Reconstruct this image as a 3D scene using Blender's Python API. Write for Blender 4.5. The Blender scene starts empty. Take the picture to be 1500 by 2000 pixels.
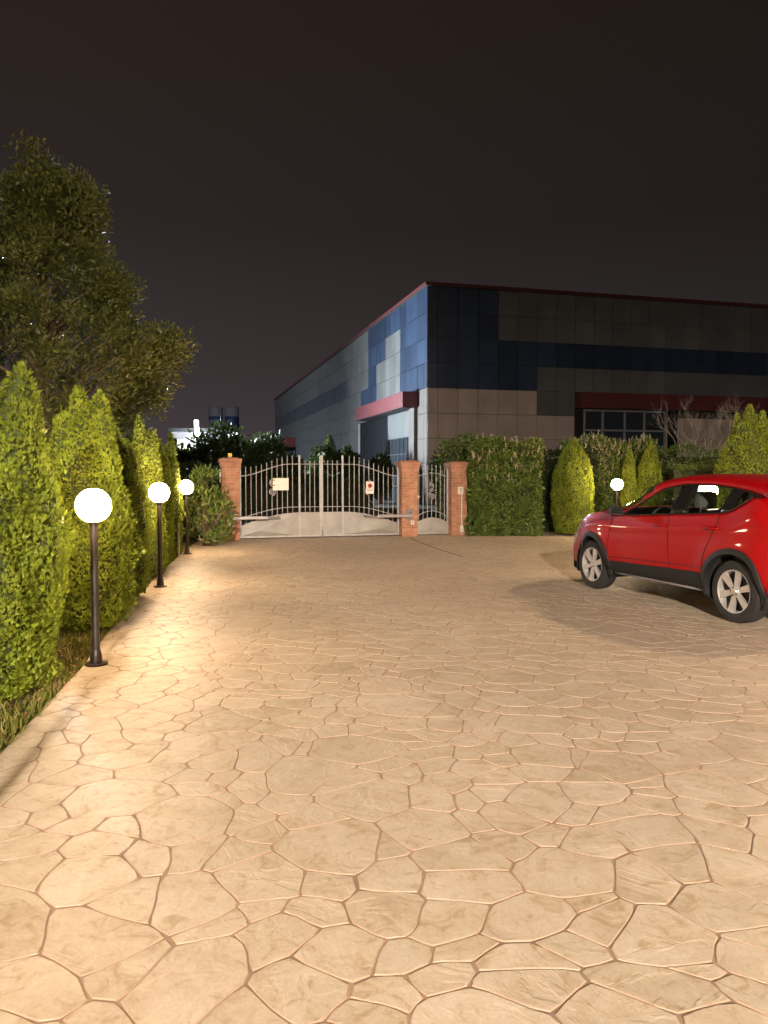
import bpy, bmesh, math, random
import numpy as np
from mathutils import Vector, Matrix, noise

# ------------------------------------------------------------------ camera, sky, exposure
sc = bpy.context.scene
R = math.radians
cam_d = bpy.data.cameras.new("camera")
cam = bpy.data.objects.new("camera", cam_d); sc.collection.objects.link(cam); sc.camera = cam
cam_d.sensor_fit = 'VERTICAL'; cam_d.sensor_height = 36.0; cam_d.lens = 27.0
cam_d.clip_start = 0.05; cam_d.clip_end = 2000
cam.location = (0, 0, 1.6); cam.rotation_euler = (R(90 - 2.824), 0, 0)

W = bpy.data.worlds.new("World"); sc.world = W; W.use_nodes = True
wn, wl = W.node_tree.nodes, W.node_tree.links
bg = wn['Background']
tc = wn.new('ShaderNodeTexCoord'); sp = wn.new('ShaderNodeSeparateXYZ')
wl.new(tc.outputs['Generated'], sp.inputs[0])
rz = wn.new('ShaderNodeValToRGB'); wl.new(sp.outputs['Z'], rz.inputs[0])
cr = rz.color_ramp; cr.elements[0].position = 0.0; cr.elements[0].color = (.070, .054, .062, 1)
cr.elements[1].position = 1.0; cr.elements[1].color = (.024, .0145, .0120, 1)
for p_, c_ in ((.12, (.045, .0365, .038, 1)), (.3, (.0255, .0195, .0182, 1)), (.5, (.0245, .0158, .0130, 1))):
    e = cr.elements.new(p_); e.color = c_
rx = wn.new('ShaderNodeMapRange'); wl.new(sp.outputs['X'], rx.inputs[0])     # city glow is to the left
rx.inputs[1].default_value = -.35; rx.inputs[2].default_value = .45; rx.inputs[3].default_value = 1.12; rx.inputs[4].default_value = .70
mx = wn.new('ShaderNodeMixRGB'); mx.blend_type = 'MULTIPLY'; mx.inputs[0].default_value = 1
wl.new(rz.outputs[0], mx.inputs[1]); wl.new(rx.outputs[0], mx.inputs[2]); wl.new(mx.outputs[0], bg.inputs[0])
bg.inputs[1].default_value = .86
sc.view_settings.view_transform = 'Standard'; sc.view_settings.look = 'None'
sc.view_settings.exposure = 0.0; sc.view_settings.gamma = 1.0
GLOBE = 560.0        # emission of the globe lamps
GLOBE_COL = (1.0, .70, .42, 1)
FLOOD = 9500.0
REAR_FILL = 30500.0       # fill floodlight added on the house behind the viewer
LEFT_FILL = 30000.0     # fill lamp added out of view to even the light on the left facade

rng = np.random.default_rng(7); random.seed(7)
COL = sc.collection

# ------------------------------------------------------------------ helpers
def nvec(v): return Vector((noise.noise(v), noise.noise(v + Vector((31.7, 11.3, 5.1))), noise.noise(v + Vector((-17.9, 43.1, 27.7)))))*1.25
def mat(name, color=(.5, .5, .5), rough=.6, metal=0, spec=.5, var=0, vscale=8, bump=0, bscale=40, coat=0, emis=None, estr=0, stretch=None):
    m = bpy.data.materials.new(name); m.use_nodes = True
    nt = m.node_tree; b = nt.nodes['Principled BSDF']
    b.inputs['Base Color'].default_value = (*color, 1); b.inputs['Roughness'].default_value = rough
    b.inputs['Metallic'].default_value = metal; b.inputs['Specular IOR Level'].default_value = spec
    b.inputs['Coat Weight'].default_value = coat; b.inputs['Coat Roughness'].default_value = .06
    if emis: b.inputs['Emission Color'].default_value = (*emis, 1); b.inputs['Emission Strength'].default_value = estr
    if var or bump:
        t = nt.nodes.new('ShaderNodeTexCoord'); mp = nt.nodes.new('ShaderNodeMapping'); nt.links.new(t.outputs['Object'], mp.inputs[0])
        if stretch: mp.inputs['Scale'].default_value = stretch
        if var:
            n = nt.nodes.new('ShaderNodeTexNoise'); n.inputs['Scale'].default_value = vscale; n.inputs['Detail'].default_value = 6
            nt.links.new(mp.outputs[0], n.inputs['Vector'])
            r = nt.nodes.new('ShaderNodeMapRange'); r.inputs[1].default_value = .3; r.inputs[2].default_value = .7
            r.inputs[3].default_value = 1 - var; r.inputs[4].default_value = 1 + var
            nt.links.new(n.outputs[0], r.inputs[0])
            x = nt.nodes.new('ShaderNodeMixRGB'); x.blend_type = 'MULTIPLY'; x.inputs[0].default_value = 1
            x.inputs[1].default_value = (*color, 1); nt.links.new(r.outputs[0], x.inputs[2]); nt.links.new(x.outputs[0], b.inputs['Base Color'])
        if bump:
            n = nt.nodes.new('ShaderNodeTexNoise'); n.inputs['Scale'].default_value = bscale; n.inputs['Detail'].default_value = 5
            nt.links.new(mp.outputs[0], n.inputs['Vector'])
            bp = nt.nodes.new('ShaderNodeBump'); bp.inputs['Strength'].default_value = bump; bp.inputs['Distance'].default_value = .01
            nt.links.new(n.outputs[0], bp.inputs['Height']); nt.links.new(bp.outputs[0], b.inputs['Normal'])
    return m

def leafmat(name, c1, c2, trans=.35, rough=.5, c3=None, p3=.85):
    m = bpy.data.materials.new(name); m.use_nodes = True; nt = m.node_tree; nt.nodes.clear()
    out = nt.nodes.new('ShaderNodeOutputMaterial'); g = nt.nodes.new('ShaderNodeNewGeometry')
    ra = nt.nodes.new('ShaderNodeValToRGB'); nt.links.new(g.outputs['Random Per Island'], ra.inputs[0])
    ra.color_ramp.elements[0].color = (*c1, 1); ra.color_ramp.elements[1].color = (*c2, 1)
    if c3:
        ra.color_ramp.elements[1].position = p3
        e = ra.color_ramp.elements.new(1.0); e.color = (*c3, 1)
    t = nt.nodes.new('ShaderNodeTexCoord'); n = nt.nodes.new('ShaderNodeTexNoise'); n.inputs['Scale'].default_value = 3.5; n.inputs['Detail'].default_value = 3
    nt.links.new(t.outputs['Object'], n.inputs['Vector'])
    r = nt.nodes.new('ShaderNodeMapRange'); r.inputs[1].default_value = .35; r.inputs[2].default_value = .68; r.inputs[3].default_value = .78; r.inputs[4].default_value = 1.18
    nt.links.new(n.outputs[0], r.inputs[0])
    x = nt.nodes.new('ShaderNodeMixRGB'); x.blend_type = 'MULTIPLY'; x.inputs[0].default_value = 1
    nt.links.new(ra.outputs[0], x.inputs[1]); nt.links.new(r.outputs[0], x.inputs[2])
    p = nt.nodes.new('ShaderNodeBsdfPrincipled'); p.inputs['Roughness'].default_value = rough; p.inputs['Specular IOR Level'].default_value = .16
    nt.links.new(x.outputs[0], p.inputs['Base Color'])
    tr = nt.nodes.new('ShaderNodeBsdfTranslucent'); nt.links.new(x.outputs[0], tr.inputs[0])
    ms = nt.nodes.new('ShaderNodeMixShader'); ms.inputs[0].default_value = trans
    nt.links.new(p.outputs[0], ms.inputs[1]); nt.links.new(tr.outputs[0], ms.inputs[2]); nt.links.new(ms.outputs[0], out.inputs[0])
    return m

def glassmat(name, tint, fres=1.45, rough=.02):
    m = bpy.data.materials.new(name); m.use_nodes = True; nt = m.node_tree; nt.nodes.clear()
    out = nt.nodes.new('ShaderNodeOutputMaterial'); t = nt.nodes.new('ShaderNodeBsdfTransparent'); t.inputs[0].default_value = (*tint, 1)
    g = nt.nodes.new('ShaderNodeBsdfGlossy'); g.inputs['Roughness'].default_value = rough
    lw = nt.nodes.new('ShaderNodeLayerWeight'); lw.inputs[0].default_value = .5
    pw = nt.nodes.new('ShaderNodeMath'); pw.operation = 'POWER'; pw.inputs[1].default_value = 4; nt.links.new(lw.outputs['Facing'], pw.inputs[0])
    f = nt.nodes.new('ShaderNodeMapRange'); f.inputs[3].default_value = .05; f.inputs[4].default_value = .9; nt.links.new(pw.outputs[0], f.inputs[0])
    ms = nt.nodes.new('ShaderNodeMixShader'); nt.links.new(f.outputs[0], ms.inputs[0]); nt.links.new(t.outputs[0], ms.inputs[1])
    nt.links.new(g.outputs[0], ms.inputs[2]); nt.links.new(ms.outputs[0], out.inputs[0])
    return m

class MB:
    """collects shapes; build() links them as ONE mesh object"""
    def __init__(s): s.v = []; s.f = []; s.uv = None
    def add(s, v, f):
        o = len(s.v); s.v += [tuple(p) for p in v]; s.f += [tuple(i + o for i in q) for q in f]; return s
    def box(s, x0, x1, y0, y1, z0, z1, M=None, bev=0):
        if bev:
            b = bmesh.new(); bmesh.ops.create_cube(b, size=1)
            for v in b.verts: v.co = Vector(((x0+x1)/2 + v.co.x*(x1-x0), (y0+y1)/2 + v.co.y*(y1-y0), (z0+z1)/2 + v.co.z*(z1-z0)))
            bmesh.ops.bevel(b, geom=b.edges[:], offset=bev, segments=2, affect='EDGES', profile=.6)
            s.bm(b, M); return s
        v = [Vector((x, y, z)) for z in (z0, z1) for y in (y0, y1) for x in (x0, x1)]
        if M: v = [M @ p for p in v]
        return s.add(v, [(0, 2, 3, 1), (4, 5, 7, 6), (0, 1, 5, 4), (2, 6, 7, 3), (0, 4, 6, 2), (1, 3, 7, 5)])
    def bm(s, b, M=None):
        b.verts.ensure_lookup_table(); b.verts.index_update()
        s.add([(M @ v.co) if M else v.co.copy() for v in b.verts], [[v.index for v in f.verts] for f in b.faces]); b.free(); return s
    def tube(s, pts, rad, n=8, cap=True):
        pts = [Vector(p) for p in pts]; k = len(pts)
        if not hasattr(rad, '__len__'): rad = [rad]*k
        V = []; F = []; up = None
        for i, p in enumerate(pts):
            d = (pts[min(i+1, k-1)] - pts[max(i-1, 0)]).normalized()
            if up is None:
                up = Vector((0, 0, 1)) if abs(d.z) < .9 else Vector((1, 0, 0))
            a = d.cross(up).normalized(); up = a.cross(d).normalized()
            for j in range(n):
                t = 2*math.pi*j/n; V.append(p + (a*math.cos(t) + up*math.sin(t))*rad[i])
        for i in range(k-1):
            for j in range(n):
                F.append((i*n+j, i*n+(j+1) % n, (i+1)*n+(j+1) % n, (i+1)*n+j))
        if cap: F.append(tuple(range(n))[::-1]); F.append(tuple((k-1)*n+j for j in range(n)))
        return s.add(V, F)
    def lathe(s, prof, n=24, M=None, cap=True):
        V = []; F = []
        for (r, z) in prof:
            for j in range(n):
                t = 2*math.pi*j/n; V.append(Vector((r*math.cos(t), r*math.sin(t), z)))
        for i in range(len(prof)-1):
            for j in range(n): F.append((i*n+j, i*n+(j+1) % n, (i+1)*n+(j+1) % n, (i+1)*n+j))
        if cap and prof[0][0] > 1e-5: F.append(tuple(range(n))[::-1])
        if cap and prof[-1][0] > 1e-5: F.append(tuple((len(prof)-1)*n+j for j in range(n)))
        if M: V = [M @ v for v in V]
        return s.add(V, F)
    def build(s, name, m, parent=None, smooth=False, loc=None):
        me = bpy.data.meshes.new(name); me.from_pydata([tuple(p) for p in s.v], [], s.f)
        b = bmesh.new(); b.from_mesh(me); bmesh.ops.recalc_face_normals(b, faces=b.faces[:]); b.to_mesh(me); b.free()
        me.materials.append(m)
        if smooth: me.shade_smooth() if smooth is True else me.shade_smooth()
        o = bpy.data.objects.new(name, me); COL.objects.link(o)
        if smooth == 'auto':
            me.set_sharp_from_angle(angle=R(35))
        if parent: o.parent = parent
        if loc: o.location = loc
        return o

def quads(name, V, m, parent=None, nper=4, smooth=False):
    """fast mesh out of an (n, nper, 3) array of loose polygons"""
    n = len(V); me = bpy.data.meshes.new(name)
    me.vertices.add(n*nper); me.vertices.foreach_set('co', V.reshape(-1).astype(np.float32))
    me.loops.add(n*nper); me.loops.foreach_set('vertex_index', np.arange(n*nper, dtype=np.int32))
    me.polygons.add(n); me.polygons.foreach_set('loop_start', np.arange(0, n*nper, nper, dtype=np.int32))
    me.polygons.foreach_set('loop_total', np.full(n, nper, dtype=np.int32))
    me.update(calc_edges=True); me.materials.append(m)
    o = bpy.data.objects.new(name, me); COL.objects.link(o)
    if parent: o.parent = parent
    return o

def tag(o, label=None, cat=None, group=None, kind=None):
    if label: o['label'] = label
    if cat: o['category'] = cat
    if group: o['group'] = group
    if kind: o['kind'] = kind
    return o
def empty(name, loc, rz=0, **k):
    o = bpy.data.objects.new(name, None); COL.objects.link(o); o.location = loc; o.rotation_euler = (0, 0, rz); o.empty_display_size = .2
    return tag(o, **k)
def copy_tree(o, parent=None):
    c = o.copy(); COL.objects.link(c); c.parent = parent
    for ch in list(o.children): copy_tree(ch, c)
    return c
def unit(a): return a/np.maximum(np.linalg.norm(a, axis=-1, keepdims=True), 1e-9)

# ------------------------------------------------------------------ materials
M = {}
M['conc_base'] = mat('joint mortar', (.30, .20, .13), .85, var=.25, vscale=3)
M['soil'] = mat('soil', (.05, .045, .022), .95, var=.4, vscale=6, bump=.8, bscale=30)
M['asphalt'] = mat('asphalt', (.035, .035, .037), .9, var=.2, vscale=2, bump=.3, bscale=120)
M['pole'] = mat('brown black powder coat', (.022, .014, .011), .42, var=.15, vscale=20)
M['galv'] = mat('pale painted steel', (.42, .40, .38), .5, metal=.25, var=.12, vscale=6)
M['sheet'] = mat('pale painted sheet', (.36, .34, .30), .5, metal=.15, var=.14, vscale=3, bump=.1, bscale=4)
M['galv_dark'] = mat('grey aluminium', (.22, .20, .20), .45, metal=.5, var=.15, vscale=8)
M['white_box'] = mat('white plastic', (.72, .66, .56), .5, var=.05)
M['white_sign'] = mat('white sign sheet', (.80, .76, .64), .5, var=.06, vscale=14)
M['red_ink'] = mat('red ink', (.62, .09, .06), .6)
M['grey_ink'] = mat('grey ink', (.30, .26, .22), .6)
M['amber'] = mat('amber plastic', (.85, .55, .05), .3, coat=.5)
M['thuja'] = leafmat('thuja foliage', (.19, .25, .026), (.34, .40, .042), .30)
M['thuja_core'] = mat('thuja dark inner core', (.05, .065, .012), .95, var=.3)
M['bay'] = leafmat('evergreen leaves', (.05, .066, .014), (.125, .12, .03), .2, .4)
M['laurel'] = leafmat('laurel leaves', (.055, .10, .018), (.15, .20, .04), .2, .4, (.30, .30, .07), .9)
M['blossom'] = leafmat('pale shoots', (.46, .42, .26), (.52, .38, .26), .3)
M['core'] = mat('dark inner core', (.02, .022, .008), .95)
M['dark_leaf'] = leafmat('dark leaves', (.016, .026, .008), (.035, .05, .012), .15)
M['bark'] = mat('bark', (.13, .09, .06), .9, var=.3, vscale=12, bump=.8, bscale=30, stretch=(1, 1, .3))
M['twig'] = mat('bare twig bark', (.27, .21, .15), .9, var=.3)
M['grass'] = leafmat('grass blades', (.10, .12, .02), (.18, .19, .035), .3, .6, (.32, .22, .10), .7)
M['litter'] = leafmat('fallen leaves', (.20, .10, .04), (.36, .18, .08), .1)

def paving_mat():
    m = bpy.data.materials.new('stamped concrete'); m.use_nodes = True; nt = m.node_tree; N = nt.nodes; L = nt.links; b = N['Principled BSDF']
    t = N.new('ShaderNodeTexCoord'); at = N.new('ShaderNodeAttribute'); at.attribute_name = 'cell'
    # each stone gets its own patch of relief: shift the noise by the stone's number
    ad = N.new('ShaderNodeVectorMath'); ad.operation = 'ADD'; sc_ = N.new('ShaderNodeVectorMath'); sc_.operation = 'SCALE'; sc_.inputs['Scale'].default_value = 37
    L.new(at.outputs['Color'], sc_.inputs[0]); L.new(t.outputs['Object'], ad.inputs[0]); L.new(sc_.outputs[0], ad.inputs[1])
    def noise_(scale, detail, rough=.55, dist=0, vec=None):
        n = N.new('ShaderNodeTexNoise'); n.inputs['Scale'].default_value = scale; n.inputs['Detail'].default_value = detail
        n.inputs['Roughness'].default_value = rough; n.inputs['Distortion'].default_value = dist; L.new(vec or ad.outputs[0], n.inputs['Vector']); return n
    def ramp(src, stops):
        r = N.new('ShaderNodeValToRGB'); L.new(src, r.inputs[0]); c = r.color_ramp
        c.elements[0].position, c.elements[0].color = stops[0][0], (*stops[0][1], 1); c.elements[1].position, c.elements[1].color = stops[-1][0], (*stops[-1][1], 1)
        for p_, q in stops[1:-1]: c.elements.new(p_).color = (*q, 1)
        return r
    def mul(a, b_, f=1, kind='MULTIPLY'):
        x = N.new('ShaderNodeMixRGB'); x.blend_type = kind; x.inputs[0].default_value = f; L.new(a, x.inputs[1]); L.new(b_, x.inputs[2]); return x.outputs[0]
    n1 = noise_(2.6, 7, .6, .6)      # broad ochre clouding inside a stone
    base = ramp(n1.outputs[0], [(.3, (.47, .385, .285)), (.5, (.55, .47, .365)), (.72, (.59, .515, .42))])
    n2 = noise_(9, 8, .7, 1.2)       # antiquing release powder left in the dips
    dips = ramp(n2.outputs[0], [(.36, (.74, .67, .55)), (.46, (.93, .90, .86)), (.6, (1, 1, 1))])
    g = noise_(.35, 3, .5, 0, t.outputs['Object'])   # large wear patches
    gr = ramp(g.outputs[0], [(.3, (.82, .79, .76)), (.7, (1.09, 1.08, 1.07))])
    cellv = ramp(at.outputs['Fac'], [(0, (.90, .89, .86)), (.5, (1, .985, .97)), (1, (1.06, 1.04, 1.05))])
    f = noise_(70, 4, .6)
    fr = ramp(f.outputs[0], [(.3, (.90, .90, .90)), (.7, (1.05, 1.05, 1.05))])
    c = mul(mul(mul(mul(base.outputs[0], dips.outputs[0]), gr.outputs[0]), cellv.outputs[0]), fr.outputs[0])
    ga = N.new('ShaderNodeAttribute'); ga.attribute_name = 'groove'      # release powder stays in the joints
    gx = N.new('ShaderNodeMixRGB'); L.new(ga.outputs['Fac'], gx.inputs[0]); L.new(c, gx.inputs[1]); gx.inputs[2].default_value = (.33, .225, .15, 1)
    L.new(gx.outputs[0], b.inputs['Base Color'])
    # chiselled relief: steep ledges from a sharpened, stretched noise
    mp = N.new('ShaderNodeMapping'); mp.inputs['Scale'].default_value = (1.5, 2.6, 1)
    vr = N.new('ShaderNodeVectorRotate'); vr.rotation_type = 'Z_AXIS'; am = N.new('ShaderNodeMath'); am.operation = 'MULTIPLY'; am.inputs[1].default_value = 17; L.new(at.outputs['Fac'], am.inputs[0])
    L.new(ad.outputs[0], vr.inputs['Vector']); L.new(am.outputs[0], vr.inputs['Angle']); L.new(vr.outputs[0], mp.inputs[0])
    n3 = noise_(1.3, 5, .55, .9, mp.outputs[0])
    led = ramp(n3.outputs[0], [(.36, (0, 0, 0)), (.42, (.32, .32, .32)), (.50, (.40, .40, .40)), (.53, (.75, .75, .75)), (.62, (.82, .82, .82)), (.66, (1, 1, 1))])
    b1 = N.new('ShaderNodeBump'); b1.inputs['Strength'].default_value = .42; b1.inputs['Distance'].default_value = .009; L.new(led.outputs[0], b1.inputs['Height'])
    b2 = N.new('ShaderNodeBump'); b2.inputs['Strength'].default_value = .5; b2.inputs['Distance'].default_value = .006; L.new(n2.outputs[0], b2.inputs['Height']); L.new(b1.outputs[0], b2.inputs['Normal'])
    b3 = N.new('ShaderNodeBump'); b3.inputs['Strength'].default_value = .35; b3.inputs['Distance'].default_value = .0015; L.new(f.outputs[0], b3.inputs['Height']); L.new(b2.outputs[0], b3.inputs['Normal'])
    L.new(b3.outputs[0], b.inputs['Normal'])
    rr = N.new('ShaderNodeMapRange'); rr.inputs[3].default_value = .62; rr.inputs[4].default_value = .42; L.new(n2.outputs[0], rr.inputs[0]); L.new(rr.outputs[0], b.inputs['Roughness'])
    b.inputs['Specular IOR Level'].default_value = .4
    return m
M['paving'] = paving_mat()

def brick_mat():
    m = bpy.data.materials.new('brick'); m.use_nodes = True; nt = m.node_tree; N = nt.nodes; L = nt.links; b = N['Principled BSDF']
    uv = N.new('ShaderNodeUVMap'); uv.uv_map = 'UVMap'
    br = N.new('ShaderNodeTexBrick'); L.new(uv.outputs[0], br.inputs['Vector'])
    br.inputs['Color1'].default_value = (.42, .17, .09, 1); br.inputs['Color2'].default_value = (.54, .27, .15, 1); br.inputs['Mortar'].default_value = (.42, .30, .21, 1)
    br.inputs['Scale'].default_value = 1; br.inputs['Mortar Size'].default_value = .007; br.inputs['Brick Width'].default_value = .24; br.inputs['Row Height'].default_value = .0667
    br.inputs['Bias'].default_value = -.1; br.inputs['Mortar Smooth'].default_value = .3
    n = N.new('ShaderNodeTexNoise'); n.inputs['Scale'].default_value = 5; n.inputs['Detail'].default_value = 6; t = N.new('ShaderNodeTexCoord'); L.new(t.outputs['Object'], n.inputs['Vector'])
    r = N.new('ShaderNodeMapRange'); r.inputs[1].default_value = .3; r.inputs[2].default_value = .7; r.inputs[3].default_value = .78; r.inputs[4].default_value = 1.15; L.new(n.outputs[0], r.inputs[0])
    x = N.new('ShaderNodeMixRGB'); x.blend_type = 'MULTIPLY'; x.inputs[0].default_value = 1; L.new(br.outputs[0], x.inputs[1]); L.new(r.outputs[0], x.inputs[2]); L.new(x.outputs[0], b.inputs['Base Color'])
    bp = N.new('ShaderNodeBump'); bp.invert = True; bp.inputs['Strength'].default_value = .8; bp.inputs['Distance'].default_value = .006; L.new(br.outputs['Fac'], bp.inputs['Height']); L.new(bp.outputs[0], b.inputs['Normal'])
    b.inputs['Roughness'].default_value = .9
    return m
M['brick'] = brick_mat()

# ------------------------------------------------------------------ ground, street
EDGE = [(-1.25, -6), (-1.35, -3.5), (-1.62, 0), (-2.19, 4.3), (-2.51, 6.35), (-2.80, 7.71), (-3.26, 10.2), (-3.63, 12.32), (-4.03, 15.05), (-4.35, 17.2), (-4.45, 18.6)]
def edge_x(y): return float(np.interp(y, [p[1] for p in EDGE], [p[0] for p in EDGE]))
U = Vector((math.cos(R(15.2)), math.sin(R(15.2)), 0)); NB = Vector((-U.y, U.x, 0))       # along the gate; through it, away from the camera
GA = Vector((-3.89, 18.43, 0))
g = MB(); g.add([(-400, -200, -.03), (400, -200, -.03), (400, 600, -.03), (-400, 600, -.03)], [(0, 1, 2, 3)])
tag(g.build('ground', M['soil']), kind='structure')
def strip(t0, t1, d0, d1, z):
    return [tuple(GA + U*t + NB*d + Vector((0, 0, z))) for t, d in ((t0, d0), (t1, d0), (t1, d1), (t0, d1))]
g = MB(); g.add(strip(-60, 90, .9, 15, -.012), [(0, 1, 2, 3)]); tag(g.build('street', M['asphalt']), kind='structure')
g = MB(); g.add(strip(-9, 46, 19, 62, -.012), [(0, 1, 2, 3)]); tag(g.build('factory_yard', M['asphalt']), kind='structure')

def voronoi_paving():
    x0, x1, y0, y1 = -4.9, 12.5, -.5, 20.9
    # dart throwing with a stone size that varies from spot to spot
    pts = []; cell = {}
    r2 = np.random.default_rng(21)
    for _ in range(110000):
        x = r2.uniform(x0-.6, x1+.6); y = r2.uniform(y0-.6, y1+.6); rad = .135 + .165*r2.random()**1.7
        k = (math.floor(x/.4), math.floor(y/.4)); ok = True
        for a in (-1, 0, 1):
            for b in (-1, 0, 1):
                for (px, py, pr) in cell.get((k[0]+a, k[1]+b), ()):
                    if (px-x)**2*1.0 + (py-y)**2*1.0 < ((pr+rad)/2)**2*1.15: ok = False; break
                if not ok: break
            if not ok: break
        if ok:
            cell.setdefault(k, []).append((x, y, rad)); pts.append((x, y, rad))
    P = np.array(pts); V = []; F = []; attr = []; groove = []
    def warp(p):
        n1 = nvec(Vector((p[0]*1.5, p[1]*1.5, 3.1))); n2 = nvec(Vector((p[0]*6, p[1]*6, 9.1)))
        return (p[0] + n1.x*.13 + n2.x*.020, p[1] + n1.y*.13 + n2.y*.020)
    for i in range(len(P)):
        c = P[i]; d2 = ((P[:, :2]-c[:2])**2).sum(1); nb = np.argsort(d2)[1:26]
        poly = [(c[0]-.6, c[1]-.6), (c[0]+.6, c[1]-.6), (c[0]+.6, c[1]+.6), (c[0]-.6, c[1]+.6)]
        for j in nb:
            q = P[j]; n = q[:2]-c[:2]; D2 = d2[j]
            s = (D2 + (c[2]**2 - q[2]**2)*.8)/(2*D2)      # weighted bisector
            mid = c[:2] + n*s; new = []
            for a in range(len(poly)):
                A = poly[a]; B = poly[(a+1) % len(poly)]
                da = (A[0]-mid[0])*n[0]+(A[1]-mid[1])*n[1]; db = (B[0]-mid[0])*n[0]+(B[1]-mid[1])*n[1]
                if da <= 0: new.append(A)
                if da*db < 0:
                    t = da/(da-db); new.append((A[0]+(B[0]-A[0])*t, A[1]+(B[1]-A[1])*t))
            poly = new
            if len(poly) < 3: break
        if len(poly) < 3: continue
        # clip to the slab (left edge is the kerb line, far edge the gate line)
        cx_, cy_ = sum(p[0] for p in poly)/len(poly), sum(p[1] for p in poly)/len(poly)
        # resample edges, warp (same warp for both neighbours), round the corners, inset for the joint
        pr = []
        for a in range(len(poly)):
            A = poly[a]; B = poly[(a+1) % len(poly)]; L_ = math.hypot(B[0]-A[0], B[1]-A[1]); k = max(1, int(L_/.05))
            if L_ < .012: continue
            for q in range(k): pr.append(warp((A[0]+(B[0]-A[0])*q/k, A[1]+(B[1]-A[1])*q/k)))
        pr = np.array(pr)
        if len(pr) < 6: continue
        near = cy_ < 9
        for _ in range(1): pr = pr*.8 + (np.roll(pr, 1, 0)+np.roll(pr, -1, 0))*.10
        def clip(pg):
            pg = [tuple(p) for p in pg]
            for (nx, ny, cc, lo) in ([(1, 0, None, 0)] + [(-NB.x, -NB.y, -(GA.x*NB.x+GA.y*NB.y+.55), 1)]):
                new = []
                def dist(p): return (p[0]-edge_x(p[1])) if lo == 0 else (nx*p[0]+ny*p[1]-cc)
                for a in range(len(pg)):
                    A = pg[a]; B = pg[(a+1) % len(pg)]; da, db = dist(A), dist(B)
                    if da >= 0: new.append(A)
                    if da*db < 0:
                        t = da/(da-db); new.append((A[0]+(B[0]-A[0])*t, A[1]+(B[1]-A[1])*t))
                pg = new
                if len(pg) < 3: return []
            return pg
        cen = pr.mean(0)
        tang = np.roll(pr, -1, 0)-np.roll(pr, 1, 0); nrm = np.stack([-tang[:, 1], tang[:, 0]], 1); nrm = unit(nrm)
        if ((nrm*(cen-pr)).sum()) < 0: nrm = -nrm
        gap = .0018
        w = gap*(1+.35*np.array([noise.noise(Vector((p[0]*5, p[1]*5, 1))) for p in pr]))[:, None]
        ring0 = pr + nrm*w*.8; ring1 = ring0 + nrm*.002; ring2 = ring0 + nrm*.0055
        R0 = clip(ring0)
        if len(R0) < 3: continue
        whole = len(R0) == len(ring0)
        o = len(V); idv = (r2.random(), r2.random(), r2.random())
        if whole:
            n_ = len(ring0)
            V += [(p[0], p[1], -.0042) for p in ring0] + [(p[0], p[1], -.0012) for p in ring1] + [(p[0], p[1], 0) for p in ring2]
            for k in (0, 1):
                for a in range(n_): F.append((o+k*n_+a, o+k*n_+(a+1) % n_, o+(k+1)*n_+(a+1) % n_, o+(k+1)*n_+a)); attr.append(idv); groove.append(1.0 if k == 0 else .45)
            F.append(tuple(o+2*n_+a for a in range(n_))); attr.append(idv); groove.append(0.0)
        else:
            V += [(p[0], p[1], 0) for p in R0]; F.append(tuple(range(o, o+len(R0)))); attr.append(idv); groove.append(0.0)
    # winding up
    F2 = []
    for f in F:
        a = np.array([V[i][:2] for i in f]); s = (a[:, 0]*np.roll(a[:, 1], -1)-np.roll(a[:, 0], -1)*a[:, 1]).sum()
        F2.append(f if s > 0 else f[::-1])
    me = bpy.data.meshes.new('driveway'); me.from_pydata(V, [], F2); me.materials.append(M['paving'])
    ca = me.attributes.new('cell', 'FLOAT_COLOR', 'FACE'); ca.data.foreach_set('color', np.array([(*a, 1) for a in attr], dtype=np.float32).reshape(-1))
    me.attributes.new('groove', 'FLOAT', 'FACE').data.foreach_set('value', np.array(groove, dtype=np.float32))
    o = bpy.data.objects.new('driveway', me); COL.objects.link(o); tag(o, kind='structure'); return o
voronoi_paving()
# the slab the pattern is stamped into: joints show it
lim = lambda x: (GA + U*((x-GA.x)/U.x) + NB*.555)
b = MB(); pts = [(edge_x(y)-.012, y, -.004) for _, y in EDGE[:-1]]
e0 = lim(-4.5); e1 = lim(13.5)
pts += [(-4.46, e0.y, -.004), (13.5, e1.y, -.004), (13.5, -6, -.004)]
n_ = len(pts); b.add(pts + [(p[0], p[1], -.16) for p in pts], [tuple(range(n_))] + [(a, (a+1) % n_, n_+(a+1) % n_, n_+a) for a in range(n_)])
slab = b.build('driveway_slab', M['conc_base']); tag(slab, kind='structure')

# drainage crack by the gate
b = MB(); ln = [(.65, 19.35), (.80, 18.2), (1.02, 17.0), (1.20, 16.1), (1.38, 15.4), (1.53, 14.8)]
for i in range(len(ln)-1):
    (xa, ya), (xb, yb) = ln[i], ln[i+1]; w = .018
    b.add([(xa-w, ya, .003), (xa+w, ya, .003), (xb+w, yb, .003), (xb-w, yb, .003)], [(0, 1, 2, 3)])
b.build('driveway_joint', mat('open joint', (.07, .04, .025), .95)).update_tag()
tag(bpy.data.objects['driveway_joint'], kind='structure')

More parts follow.
